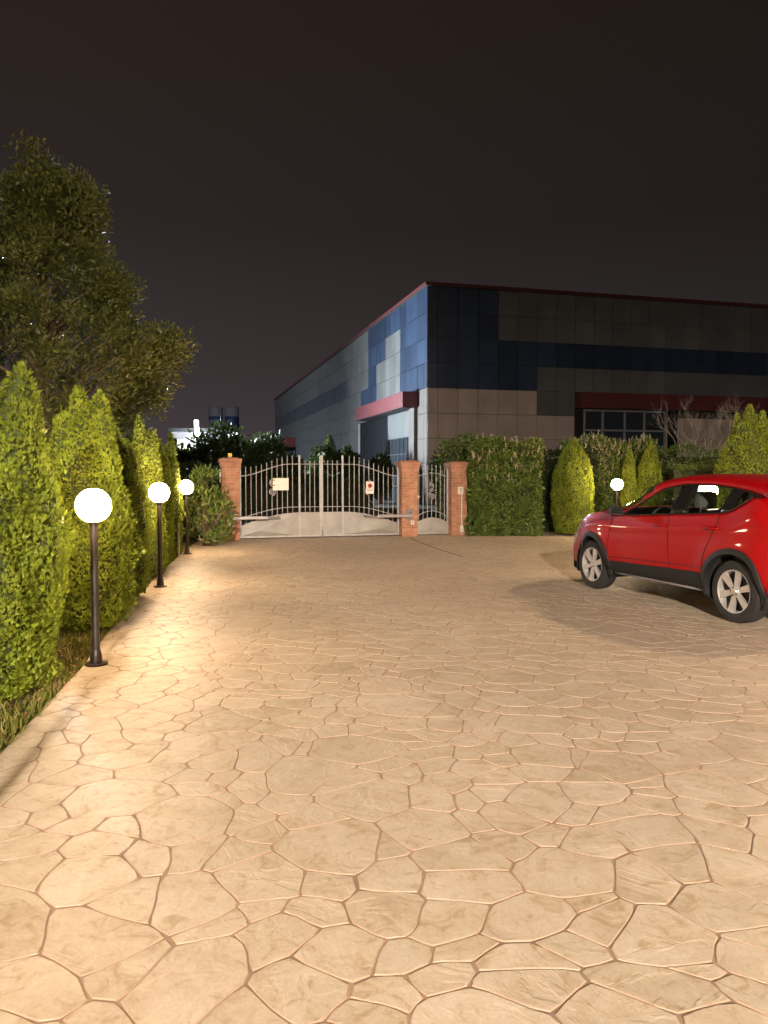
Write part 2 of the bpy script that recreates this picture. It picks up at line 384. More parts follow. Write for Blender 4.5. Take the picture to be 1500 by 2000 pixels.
# ------------------------------------------------------------------ globe lamps
M['globe'] = mat('opal globe, lit', (.9, .85, .75), .4, emis=GLOBE_COL[:3], estr=GLOBE)
M['globe_dimmed'] = mat('opal globe, weaker bulb', (.9, .85, .75), .4, emis=GLOBE_COL[:3], estr=GLOBE*.16)  # same lamp, emission cut so the nearby paving is not overlit
M['globe_left'] = mat('opal globe, ordinary bulb', (.9, .85, .75), .4, emis=GLOBE_COL[:3], estr=GLOBE*.40)  # left row lowered too, to even out the ground
def make_lamp():
    r = empty('garden_lamp', (0, 0, 0))
    b = MB(); b.lathe([(0, 0), (.092, 0), (.095, .006), (.092, .014), (.055, .018), (.050, .030), (.047, .075), (.040, .11), (.036, .12), (.036, .128), (0, .128)], 28)
    b.build('base', M['pole'], r, 'auto')
    b = MB(); b.lathe([(.0310, .12), (.0305, 1.17), (.033, 1.172), (.033, 1.188), (0, 1.188)], 20); b.build('pole', M['pole'], r, 'auto')
    b = MB(); b.lathe([(.033, 1.186), (.055, 1.192), (.060, 1.205), (.058, 1.215), (0, 1.215)], 24); b.build('collar', M['pole'], r, 'auto')
    b = MB(); rr = .142; b.lathe([(max(1e-6, rr*math.sin(math.pi*i/20)), 1.338 - rr*math.cos(math.pi*i/20)) for i in range(21)], 36)
    b.build('globe', M['globe'], r, True)
    return r
spots = [(-2.42, 6.39, 'lit globe lamp on dark pole, largest and nearest of the left row'),
         (-3.18, 10.86, 'lit globe lamp on dark pole, middle one of the left row along the drive'),
         (-3.95, 15.34, 'lit globe lamp on dark pole, farthest of the left row, next to the leafy bush'),
         (5.86, 19.32, 'lit globe lamp in front of the flowering hedge, just past the red car bonnet'),
         (5.04, 11.95, 'lit globe lamp standing behind the red car, seen through its rear side window'),
         (-1.66, 1.92, 'globe lamp at the drive edge, first of the left row beside the viewer'),
         (-.95, -2.6, 'globe lamp at the drive edge behind the viewer on the left'),  # from here the rows are continued out of view to brighten the foreground
         (6.1, 8.6, 'globe lamp beyond the far side of the red car'),
         (6.1, 3.2, 'globe lamp at the right border near the viewer'),
         (5.2, -2.4, 'globe lamp at the right border behind the viewer')]
lamp0 = make_lamp()
for i, (x, y, lab) in enumerate(spots):
    o = lamp0 if i == 0 else copy_tree(lamp0)
    o.location = (x, y, 0.0); o.rotation_euler.z = random.random()*6
    tag(o, lab, 'lamp', 'globe lamps along the driveway')
    if i < 3 or i in (5, 6):
        for ch in o.children:
            if ch.name.startswith('globe'): ch.data = ch.data.copy(); ch.data.materials[0] = M['globe_dimmed'] if i > 3 else M['globe_left']

# ------------------------------------------------------------------ foliage builders
def fbm(p, s): return noise.noise(Vector((p[0]*s, p[1]*s, p[2]*s)))
def blades(P, D, S, L, Wd, bend=.15):
    """rhombus leaves: base P, direction D, side S, length L, width Wd"""
    L = L[:, None]; Wd = Wd[:, None]
    a = P; c = P + D*L; m = P + D*L*.45
    return np.stack([a, m + S*Wd*.5, c, m - S*Wd*.5], 1)
def thuja(x, y, spind, label, n, size=.055, seed=0, lump=.19, group='thujas along the left of the driveway', name='thuja_tree', leaf='thuja'):
    """spind: list of (dx, dy, height, radius) spindles making up one crown"""
    n = int(n*(3.0 if abs(x) < 3.2 else 2.0)); size *= .80
    r_ = np.random.default_rng(seed+50); root = empty(name, (x, y, 0))
    prof_t = [0, .06, .2, .42, .65, .82, .93, 1]; prof_r = [.72, .86, .97, 1, .86, .62, .37, .04]
    def rad(sp, t, a):
        rr = np.interp(t, prof_t, prof_r)*sp[3]
        p = (math.cos(a)*sp[3]*1.6 + seed*3.7 + sp[0]*5, math.sin(a)*sp[3]*1.6, t*sp[2]*1.0)
        return rr*(1 + lump*1.3*fbm(p, 1.6) + lump*1.0*fbm(p, 4.5))
    P = []; O = []
    areas = [s[2]*s[3] for s in spind]; tot = sum(areas)
    for si, sp in enumerate(spind):
        k = int(n*areas[si]/tot); i = 0
        while i < k:
            t = r_.random()**1.05; a = r_.random()*2*math.pi
            if r_.random() > np.interp(t, prof_t, prof_r)+.12: continue
            i += 1
            f = 1 - .22*r_.random()**1.6; rr = rad(sp, t, a)*f
            lean = t
            p = (sp[0]*(.25+.75*lean) + rr*math.cos(a), sp[1]*(.25+.75*lean) + rr*math.sin(a), .04 + t*sp[2])
            inside = False
            for sj, s2 in enumerate(spind):
                if sj == si or p[2] > s2[2]: continue
                t2 = p[2]/s2[2]; cx2, cy2 = s2[0]*(.25+.75*t2), s2[1]*(.25+.75*t2)
                if math.hypot(p[0]-cx2, p[1]-cy2) < np.interp(t2, prof_t, prof_r)*s2[3]*.72: inside = True
            if inside: continue
            P.append(p); O.append((math.cos(a), math.sin(a), 0))
    P = np.array(P); O = np.array(O); k = len(P)
    clump = np.array([nvec(Vector((p[0]*5+seed, p[1]*5, p[2]*4))) for p in P])
    D = unit(O*.55 + np.array([0, 0, .95]) + clump*.9 + r_.normal(0, .22, (k, 3)))
    S = unit(np.cross(D, O + clump*.7 + r_.normal(0, .5, (k, 3)))); S2 = S
    stray = np.where(r_.random(k) < .03, 1.7, 1.0)
    out = []
    for ang, ln, off in ((0, 1.0, 0), (.42, .8, .15), (-.42, .8, .15), (.75, .55, .35), (-.75, .55, .35)):
        D2 = D*math.cos(ang) + S2*math.sin(ang); Sd = S2*math.cos(ang) - D*math.sin(ang)
        L = size*ln*(.7+.6*r_.random(k))*stray; Pb = P + D*(size*off)
        out.append(blades(Pb, D2, Sd, L, L*.22))
    V = np.concatenate(out)
    quads('foliage', V, M[leaf], root)
    # solid dark core added to stop light leaking through, and stems
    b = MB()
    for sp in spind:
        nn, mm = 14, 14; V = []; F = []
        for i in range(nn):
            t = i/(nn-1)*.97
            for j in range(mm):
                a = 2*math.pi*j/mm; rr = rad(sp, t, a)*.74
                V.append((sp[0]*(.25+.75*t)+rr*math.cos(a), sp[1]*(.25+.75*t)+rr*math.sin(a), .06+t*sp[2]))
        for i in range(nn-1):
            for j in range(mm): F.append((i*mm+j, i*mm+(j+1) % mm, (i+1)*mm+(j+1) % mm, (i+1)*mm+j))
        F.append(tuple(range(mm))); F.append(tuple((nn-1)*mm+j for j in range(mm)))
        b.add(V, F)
    b.build('dark_core', M['thuja_core'], root, True)
    b = MB(); b.tube([(0, 0, -.05), (0, 0, .3), (.01, 0, spind[0][2]*.7)], [.05, .04, .015], 8); b.build('trunk', M['bark'], root, True)
    tag(root, label, 'conifer', group)
    return root
thuja(-2.90, 5.45, [(0, 0, 2.02, .54), (.34, .02, 2.33, .27), (.44, .16, 1.55, .30), (-.3, -.15, 1.9, .45), (.22, -.35, 1.25, .36)], 'biggest and nearest green thuja at the left picture edge, before the first lamp', 15000, .05, 1)
thuja(-3.04, 7.86, [(0, 0, 2.28, .44), (-.07, .0, 2.44, .25), (.17, -.05, 2.38, .26), (-.20, -.05, 2.2, .28), (.12, -.15, 1.5, .36)], 'broad bright thuja with two or three tips, right behind the nearest lamp pole', 13000, .05, 2)
thuja(-3.34, 9.95, [(0, 0, 2.0, .30), (-.14, .0, 2.22, .15), (.1, -.1, 1.6, .25)], 'dark shaded narrow thuja between the broad bright thuja and the middle lamp', 6000, .05, 3)
thuja(-3.62, 11.75, [(0, 0, 2.2, .27), (-.12, 0, 2.45, .15), (.13, -.02, 2.22, .14)], 'slim sunny-green thuja with pointed twin tips directly behind the middle lamp', 6000, .05, 4)
thuja(-3.90, 13.35, [(0, 0, 2.1, .25), (-.08, 0, 2.3, .12), (.1, 0, 1.9, .18)], 'small shaded thuja between the middle lamp and the farthest lamp of the left row', 4500, .055, 5)
thuja(-4.22, 15.05, [(0, 0, 2.15, .27), (.06, 0, 2.4, .14)], 'last thuja of the left row, behind the farthest lamp', 4500, .055, 6)
thuja(4.95, 20.15, [(0, 0, 2.42, .56), (.05, 0, 2.5, .2)], 'cone-shaped thuja standing right of the tall laurel hedge, left of the red car', 11000, .06, 7, .10, 'thujas in front of the right hedges')
thuja(7.30, 21.1, [(0, 0, 2.35, .36), (.02, 0, 2.45, .14)], 'slim bright thuja above the red car windscreen, right of the flowering hedge', 6500, .06, 8, .12, 'thujas in front of the right hedges')
thuja(6.75, 21.15, [(0, 0, 2.2, .22)], 'thin shaded thuja squeezed against the slim bright one beyond the car', 3000, .06, 9, .12, 'thujas in front of the right hedges')
thuja(7.15, 15.2, [(0, 0, 2.62, .60), (.05, 0, 2.92, .26), (.35, .1, 2.8, .28), (-.15, .1, 2.75, .2)], 'large bright thuja behind the roof of the red car at the right picture edge', 13000, .06, 10, .12, 'thujas in front of the right hedges')

def leafcloud(C, O, n_each, spread, ll, lw, r_, updir=.3):
    k = len(C); idx = np.repeat(np.arange(k), n_each); N = len(idx)
    off = unit(r_.normal(0, 1, (N, 3)))*(r_.random((N, 1))**.6)*spread
    P = C[idx]+off; D = unit(r_.normal(0, 1, (N, 3))*.8 + unit(off)*.8 + O[idx]*.5 + np.array([0, 0, updir]))
    S = unit(np.cross(D, r_.normal(0, 1, (N, 3)))); L = ll*(.6+.8*r_.random(N))
    return blades(P, D, S, L, L*lw)
def tree_big():
    x, y = -5.45, 12.4; root = empty('evergreen_tree', (x, y, 0)); r_ = np.random.default_rng(5)
    hs = [1.7, 2.2, 2.8, 3.4, 3.9, 4.4, 4.9, 5.4, 5.8, 6.2, 6.6]; rs = [1.0, 1.6, 1.9, 2.0, 1.55, 1.25, 1.05, .78, .5, .25, .1]
    b = MB(); b.tube([(0, 0, -.1), (.03, 0, 1), (-.05, .05, 2.5), (.02, 0, 4.5), (-.02, 0, 6.9)], [.19, .15, .12, .07, .02], 10)
    C = []; O = []
    for i in range(270):
        h = r_.uniform(1.8, 6.1); a = r_.random()*2*math.pi
        ra = np.interp(h, hs, rs)*(1 + .34*noise.noise(Vector((math.cos(a)*1.6, math.sin(a)*1.6, h*1.1)))+.05)*(.38+.62*r_.random()**.5)
        C.append((ra*math.cos(a), ra*math.sin(a), h)); O.append((math.cos(a), math.sin(a), .25))
        if i % 3 == 0: b.tube([(0, 0, max(.8, h-ra*.7)), (ra*.5*math.cos(a), ra*.5*math.sin(a), h-ra*.2), C[-1]], [.03, .018, .006], 5)
    # the outlying boughs seen against the sky
    for (dx, dz) in ((2.45, 3.55), (2.25, 3.7), (2.0, 3.35), (2.15, 3.2), (1.75, 2.75), (1.6, 2.5), (1.35, 2.3), (1.55, 4.75), (1.7, 4.5), (1.3, 5.7), (1.15, 5.85), (.85, 5.95), (.5, 5.7), (.4, 6.0), (.3, 6.35), (.2, 6.15), (.0, 5.9), (1.6, 4.1), (1.75, 3.9), (2.75, 3.5)):
        for q in range(3):
            dx = dx if q else dx*.80
            C.append((dx*(.95 if dz < 3.8 else .80)+r_.normal(0, .10), r_.normal(-.05, .2), dz+r_.normal(0, .10))); O.append((1, 0, .5))
        b.tube([(0, 0, dz-.9 if dz > 3 else 1.5), (dx*.55, -.05, dz-.35), (dx, -.1, dz)], [.03, .02, .007], 5)
    C = np.array(C); O = np.array(O)
    V = leafcloud(C, O, 240, .29, .085, .32, r_)
    quads('crown', V, M['bay'], root); b.build('trunk', M['bark'], root, True)
    tag(root, 'tall dark evergreen tree with small narrow leaves rising behind the left thujas', 'tree')
tree_big()

def hedge(x0, x1, y0, y1, h, n, label, leaf='laurel', ll=.10, lw=.42, blossom=0, name='hedge', seed=0, hvar=.12, cat='hedge', group=None, M_=None, flow_lo=.7):
    r_ = np.random.default_rng(seed+90); root = empty(name, ((x0+x1)/2, (y0+y1)/2, 0)); w = (x1-x0)/2; d = (y1-y0)/2
    if M_ is not None: root.rotation_euler.z = M_
    P = []; O = []
    aF, aT, aS = 2*w*h, 2*w*2*d, 2*d*h; tot = 2*aF+aT+2*aS
    for _ in range(n):
        u = r_.random()*tot; a, b_ = r_.uniform(-1, 1), r_.random()
        hh = h*(1+hvar*noise.noise(Vector((a*w*1.3+seed, 0, 0))))
        if u < aF*1.6: p = (a*w, -d, b_*hh); o = (0, -1, 0)
        elif u < aF*2: p = (a*w, d, b_*hh); o = (0, 1, 0)
        elif u < 2*aF+aT: p = (a*w, r_.uniform(-d, d), hh); o = (0, 0, 1)
        elif u < 2*aF+aT+aS: p = (-w, r_.uniform(-d, d), b_*hh); o = (-1, 0, 0)
        else: p = (w, r_.uniform(-d, d), b_*hh); o = (1, 0, 0)
        nz = noise.noise(Vector((p[0]*2.2+seed, p[1]*2.2, p[2]*2.2)))*.10 + noise.noise(Vector((p[0]*6+seed, p[1]*6, p[2]*6)))*.05 - .10*r_.random()**2
        P.append(tuple(p[k]+o[k]*nz for k in range(3))); O.append(o)
    P = np.array(P); O = np.array(O); k = len(P)
    D = unit(O*.5 + r_.normal(0, .6, (k, 3)) + np.array([0, 0, -.15 if ll > .08 else .3])); S = unit(np.cross(D, O + r_.normal(0, .45, (k, 3)))); L = ll*(.6+.7*r_.random(k))
    quads('foliage', blades(P, D, S, L, L*lw), M[leaf], root)
    if blossom:
        out = []
        for _ in range(blossom):
            a = r_.uniform(-1, 1); hh = h*(1+hvar*noise.noise(Vector((a*w*1.3+seed, 0, 0))))
            z = hh*(1-(1-flow_lo)*r_.random()**1.8)+.02; yy = -d-.03 if z < hh-.05 else r_.uniform(-d, d)
            base = np.array([a*w, yy, z]); dd = unit(np.array([r_.normal(0, .25), -.25+r_.normal(0, .2), 1.0]))
            m_ = 6; t = np.linspace(0, .12, m_)[:, None]; Pq = base + dd*t
            Dq = unit(np.tile(dd, (m_, 1)) + r_.normal(0, .35, (m_, 3))); Sq = unit(np.cross(Dq, r_.normal(0, 1, (m_, 3)))); Lq = np.full(m_, .065)
            out.append(blades(Pq, Dq, Sq, Lq, Lq*.45))
        quads('blossom', np.concatenate(out), M['blossom'], root)
    b = MB(); b.box(-w+.10, w-.10, -d+.10, d-.10, 0, h*(1-hvar*.5)-.10, bev=.05); b.build('dark_core', M['core'], root)  # solid dark box fills the hedge in place of twigs
    tag(root, label, cat, group); return root
HG = 'evergreen hedges along the street boundary'
hedge(2.22, 4.05, 19.75, 20.75, 2.46, 15000, 'tall glossy laurel hedge with pale shoots, right beside the brick pillar with the intercom', blossom=70, seed=1, group=HG, hvar=.05, flow_lo=.55)
hedge(1.55, 2.6, 20.75, 21.5, 2.62, 3500, 'darker laurel bush rising just behind the right gate pillar', seed=2, cat='bush', name='laurel_bush', hvar=.1)
hedge(4.1, 5.9, 21.2, 22.2, 2.25, 7000, 'dark-leaved laurel hedge in the gap between the tall hedge and the cone thuja', leaf='dark_leaf', blossom=20, seed=3, group=HG)  # uses the darker leaf colour
hedge(5.3, 7.9, 22.3, 23.4, 2.55, 14000, 'flowering laurel hedge with many pale spikes behind the far right globe lamp', blossom=180, seed=4, group=HG, flow_lo=.45)
hedge(8.0, 12.6, 22.9, 23.8, 2.35, 9000, 'loose laurel hedge right of the flowering one, below the bare shrub', blossom=40, seed=5, group=HG)
hedge(6.6, 9.5, 17.2, 17.9, 1.82, 9000, 'low clipped hedge between slim thuja and big thuja, just above the car roof', leaf='laurel', ll=.05, seed=6, group=HG, hvar=.02)

def shrub(x, y, rx, h, n, label, seed, name='leafy_bush', leaf='laurel', ll=.13, lw=.2, cat='bush', z0=.15):
    r_ = np.random.default_rng(seed+200); root = empty(name, (x, y, 0)); b = MB(); C = []; O = []
    for i in range(n):
        a = r_.random()*2*math.pi; s = r_.random()**.5; hh = z0 + (h-z0)*r_.random()
        e = math.sqrt(max(.05, 1-((hh-z0)/(h-z0)*1.7-.75)**2)) if hh < h else .2
        p = (rx*s*e*math.cos(a), rx*s*e*math.sin(a), hh); C.append(p); O.append((math.cos(a)*.5, math.sin(a)*.5, .8))
        if i % 2 == 0: b.tube([(r_.normal(0, .04), r_.normal(0, .04), -.03), (p[0]*.45, p[1]*.45, hh*.5), p], [.014, .01, .004], 5)
    C = np.array(C); V = leafcloud(C, np.array(O), 26, rx*.22, ll, lw, r_, .5)
    quads('foliage', V, M[leaf], root); b.build('stem', M['bark'], root, True); tag(root, label, cat); return root
shrub(-3.95, 17.1, .60, 1.68, 75, 'open bush of long narrow leaves between the farthest left lamp and the brick pillar', 1, lw=.26)
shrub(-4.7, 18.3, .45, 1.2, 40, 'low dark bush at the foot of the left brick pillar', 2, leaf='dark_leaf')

hedge(-9.5, -4.1, 19.3, 20.1, 1.75, 7000, 'dark hedge behind the open bush, added to block the mast floodlight', leaf='dark_leaf', ll=.12, seed=14, group=HG, hvar=.12)  # light blocker: keeps floodlight spill off the end of the drive
def bare_shrub(x, y, h):
    root = empty('bare_shrub', (x, y, 0)); b = MB(); r_ = random.Random(4)
    def grow(p, d, L, r, k):
        n = 4; pts = [p]; q = Vector(p); dd = Vector(d)
        for i in range(n):
            dd = (dd + Vector((r_.gauss(0, .16), r_.gauss(0, .16), r_.gauss(.05, .10)))).normalized(); q = q+dd*L/n; pts.append(tuple(q))
        b.tube(pts, [r*(1-.45*i/n) for i in range(n+1)], 5)
        if k > 0:
            for _ in range(3):
                t = r_.choice(pts[2:]); nd = (dd + Vector((r_.gauss(0, .55), r_.gauss(0, .5), r_.gauss(.1, .35)))).normalized(); grow(t, nd, L*.62, r*.5, k-1)
    for a in (-.75, -.5, -.2, .1, .35, .7): grow((0, 0, 1.2), (a, r_.gauss(0, .3), 1), (h-1.2)*.52, .034, 4)
    b.tube([(0, 0, -.05), (.03, 0, .7), (0, 0, 1.25)], [.07, .05, .045], 8)
    b.build('branches', M['twig'], root, True)
    tag(root, 'leafless shrub with tangled bare twigs above the hedges at the right', 'shrub')
bare_shrub(10.35, 24.6, 4.15)

# grass verge on the left
def grass():
    r_ = np.random.default_rng(8); N = 42000
    y = r_.uniform(2.6, 17.5, N)**1.0; ex = np.interp(y, [p[1] for p in EDGE], [p[0] for p in EDGE])
    x = ex - .015 - 1.5*r_.random(N)**1.4
    P = np.stack([x, y, np.full(N, -.03)], 1); D = unit(np.stack([r_.normal(.1, .45, N), r_.normal(0, .45, N), np.ones(N)], 1))
    S = unit(np.stack([r_.normal(0, 1, N), r_.normal(0, 1, N), np.zeros(N)], 1)); L = r_.uniform(.04, .115, N)
    quads('grass', blades(P, D, S, L, L*.10+.002), M['grass']); tag(bpy.data.objects['grass'], 'short rough grass mixed with dry leaves along the left edge of the drive', 'grass', kind='stuff')
    N = 1500; y = r_.uniform(2.6, 9.5, N); ex = np.interp(y, [p[1] for p in EDGE], [p[0] for p in EDGE]); x = ex - .02 - .35*r_.random(N)**1.3
    a = np.stack([x, y, r_.uniform(.0, .03, N)], 1); D = unit(np.stack([r_.normal(0, 1, N), r_.normal(0, 1, N), r_.normal(0, .25, N)], 1)); S = unit(np.cross(D, np.array([0, 0, 1.])+r_.normal(0, .3, (N, 3))))
    L = r_.uniform(.02, .045, N)
    # a few blown onto the drive
    k = 120; a2 = np.stack([r_.uniform(-2.5, 6, k), r_.uniform(3.2, 17, k), np.full(k, .006)], 1); D2 = unit(np.stack([r_.normal(0, 1, k), r_.normal(0, 1, k), np.zeros(k)], 1)); S2 = unit(np.cross(D2, np.array([0, 0, 1.])))
    L2 = r_.uniform(.012, .032, k)
    V = np.concatenate([blades(a, D, S, L, L*.5), blades(a2, D2, S2, L2, L2*.45)])
    quads('fallen_leaves', V, M['litter']); tag(bpy.data.objects['fallen_leaves'], 'dry brown leaves scattered at the grass edge and over the drive', 'leaves', kind='stuff')
grass()

# ------------------------------------------------------------------ gate
def GP(t, d, z): return GA + U*t + NB*d + Vector((0, 0, z))
GROT = Matrix(((U.x, NB.x, 0, 0), (U.y, NB.y, 0, 0), (0, 0, 1, 0), (0, 0, 0, 1)))
GANG = R(15.2)
def pillar(t, h, label):
    p = GP(t, 0, 0); root = empty('brick_pillar', p, GANG, label=label, cat='pillar', group='brick gate pillars'); w = .42
    lv = [(0, 0), (0, h-.23), (-.018, h-.228), (-.018, h-.165), (-.036, h-.163), (-.036, h-.098), (-.055, h-.096), (-.055, h), (.0, h+.006)]
    V = []; F = []; UV = []
    for (o, z) in lv: V += [(o, o, z), (w-o, o, z), (w-o, w-o, z), (o, w-o, z)]
    for i in range(len(lv)-1):
        for j in range(4):
            F.append((i*4+j, i*4+(j+1) % 4, (i+1)*4+(j+1) % 4, (i+1)*4+j)); u0, u1 = j*.48, j*.48+.48
            UV += [(u0, lv[i][1]), (u1, lv[i][1]), (u1, lv[i+1][1]), (u0, lv[i+1][1])]
    k = (len(lv)-1)*4; F.append((k, k+1, k+2, k+3)); UV += [(0, 0), (.48, 0), (.48, .48), (0, .48)]
    me = bpy.data.meshes.new('brickwork'); me.from_pydata(V, [], F); l = me.uv_layers.new(name='UVMap'); l.data.foreach_set('uv', np.array(UV).reshape(-1)); me.materials.append(M['brick'])
    o = bpy.data.objects.new('brickwork', me); COL.objects.link(o); o.parent = root
    b = MB(); b.box(.02, w-.02, .02, w-.02, h+.007, h+.03, bev=.006); b.build('capstone', mat('brick cap', (.34, .14, .08), .9, var=.2), root)
    return root
pil1 = pillar(0, 1.97, 'leftmost brick pillar, with the amber beacon on its top')
pil2 = pillar(4.51, 1.92, 'middle brick pillar between the wide gate and the narrow gate')
pil3 = pillar(5.86, 1.90, 'rightmost brick pillar beside the laurel hedge, carrying the intercom')

DG = .26      # gate plane behind the pillar fronts
def spear(b, x, z, d=0, w=.0085):
    b.tube([(x, d, z-.055), (x, d, z-.050)], .011, 6)
    b.add([(x-.0, d, z+.0), (x-.017, d, z-.045), (x, d-.012, z-.045), (x+.017, d, z-.045), (x, d+.012, z-.045)], [(0, 1, 2), (0, 2, 3), (0, 3, 4), (0, 4, 1), (1, 4, 3, 2)])
def spiral(cx_, cz_, r0, turns, a0, sgn, d=0, n=46):
    return [(cx_ + r0*(1-i/n*.86)*math.cos(a0+sgn*i/n*turns*2*math.pi), d, cz_ + r0*(1-i/n*.86)*math.sin(a0+sgn*i/n*turns*2*math.pi)) for i in range(n+1)]
def smooth(t): t = max(0, min(1, t)); return t*t*(3-2*t)
def leaf(side):
    """one leaf of the driveway gate; local x runs from its hinge stile to the meeting stile (mirrored for the right leaf)"""
    Wd = 2.035
    root = empty('gate_leaf', GP(.43 if side < 0 else 4.50, DG, 0), GANG); s = 1 if side < 0 else -1
    X = lambda x: s*x
    top = lambda x: 1.55 + .30*smooth(x/1.25); low = lambda x: (.50 + .28*math.sin(min(1, x/1.35)*math.pi/2)); pan = lambda x: (.31 + .33*math.sin(min(1, x/1.5)*math.pi/2)**.9)
    b = MB()
    b.box(*sorted((X(0), X(.045))), -.02, .02, .03, 1.80); b.box(*sorted((X(1.463), X(1.507))), -.02, .02, .03, 2.07)
    b.box(*sorted((X(1.99), X(2.035))), -.022, .022, .03, 2.07); b.box(*sorted((X(.045), X(1.99))), -.018, .018, .03, .07)
    b.build('frame', M['galv'], root)
    N = 26
    for fn, r in ((top, .012), (low, .011)):
        b = MB(); b.tube([(X(.045+1.42*i/N), 0, fn(.045+1.42*i/N)) for i in range(N+1)], r, 6); b.tube([(X(1.507), 0, fn(1.5)), (X(1.99), 0, fn(1.5))], r, 6); b.build('rail', M['galv'], root, True)
    pk = [.16+.128*i for i in range(10)]
    for i, x in enumerate(pk):
        b = MB(); zt = 1.79 + .29*smooth((x-.25)/1.05)
        if i == 5:
            b.tube([(X(x), 0, pan(x)-.01), (X(x), 0, 1.07)], .010, 6); b.tube([(X(x), 0, 1.47), (X(x), 0, zt-.05)], .010, 6)
        else: b.tube([(X(x), 0, pan(x)-.01), (X(x), 0, zt-.05)], .010, 6)
        spear(b, X(x), zt); b.build('picket', M['galv'], root)
    for x in (1.627, 1.747, 1.867):
        b = MB(); b.tube([(X(x), 0, pan(1.5)-.01), (X(x), 0, 1.90)], .010, 6); spear(b, X(x), 1.955); b.build('picket', M['galv'], root)
    x = pk[5]; b = MB(); b.tube(spiral(X(x), 1.16, .095, 2.1, R(-90) if s > 0 else R(-90), s), .011, 6)
    b.tube(spiral(X(x), 1.40, .06, 1.8, R(90), s), .011, 6); b.tube([(X(x)+s*.095, 0, 1.17), (X(x)+s*.06, 0, 1.26), (X(x)-s*.03, 0, 1.32), (X(x)-s*.06, 0, 1.39)], .011, 6); b.build('scroll', M['galv'], root, True)
    # pressed sheet: raised facets meeting on the diagonals
    b = MB(); V = []; F = []; nn = 22
    x0, x1 = .045, 1.463
    apex_x, apex_z = x1, .60
    pb = [(x0+(x1-x0)*i/nn, .07) for i in range(nn+1)]; pt = [(x0+(x1-x0)*i/nn, pan(x0+(x1-x0)*i/nn)) for i in range(nn+1)]
    c1 = (x0+.42, .21, -.075)
    V = [(X(x0), 0, .07), (X(x0), 0, pan(x0)), (X(x1), 0, .07), (X(x1), 0, pan(x1)), (X(c1[0]), c1[2], c1[1])]
    V += [(X(p[0]), 0, p[1]) for p in pt[1:-1]]; k = len(V)
    F = [(0, 2, 4), (0, 4, 1), (4, 2, 3)]; tops = [1]+list(range(5, 5+nn-1))+[3]
    for i in range(nn): F.append((4, tops[i+1], tops[i]))
    b.add(V, F); b.box(*sorted((X(1.507), X(1.99))), -.006, .0, .07, pan(1.5))
    b.build('sheet_panel', M['sheet'], root)
    b = MB(); b.tube([(X(.045+1.42*i/N), -.004, pan(.045+1.42*i/N)) for i in range(N+1)], .008, 5); b.tube([(X(1.507), -.004, pan(1.5)), (X(1.99), -.004, pan(1.5))], .008, 5); b.build('panel_trim', M['galv'], root)
    if side > 0:
        b = MB(); b.box(X(2.012)-.022, X(2.012)+.022, -.05, -.023, .04, .20, bev=.006); b.tube([(X(2.012), -.036, .06), (X(2.012), -.036, .30)], .008, 6); b.build('drop_bolt', M['galv_dark'], root)
    b = MB(); b.box(X(2.012)-.045 if s > 0 else X(2.012)-.02, X(2.012)+.02 if s > 0 else X(2.012)+.06, -.04, -.024, 1.90, 1.93, bev=.003); b.build('striker', M['galv'], root)
    tag(root, 'left leaf of the wide pale steel gate, carrying the broad cream notice' if side < 0 else 'right leaf of the wide pale steel gate, carrying the small red and white notice', 'gate', 'leaves of the wide driveway gate')
    return root
leaf(-1); leaf(1)
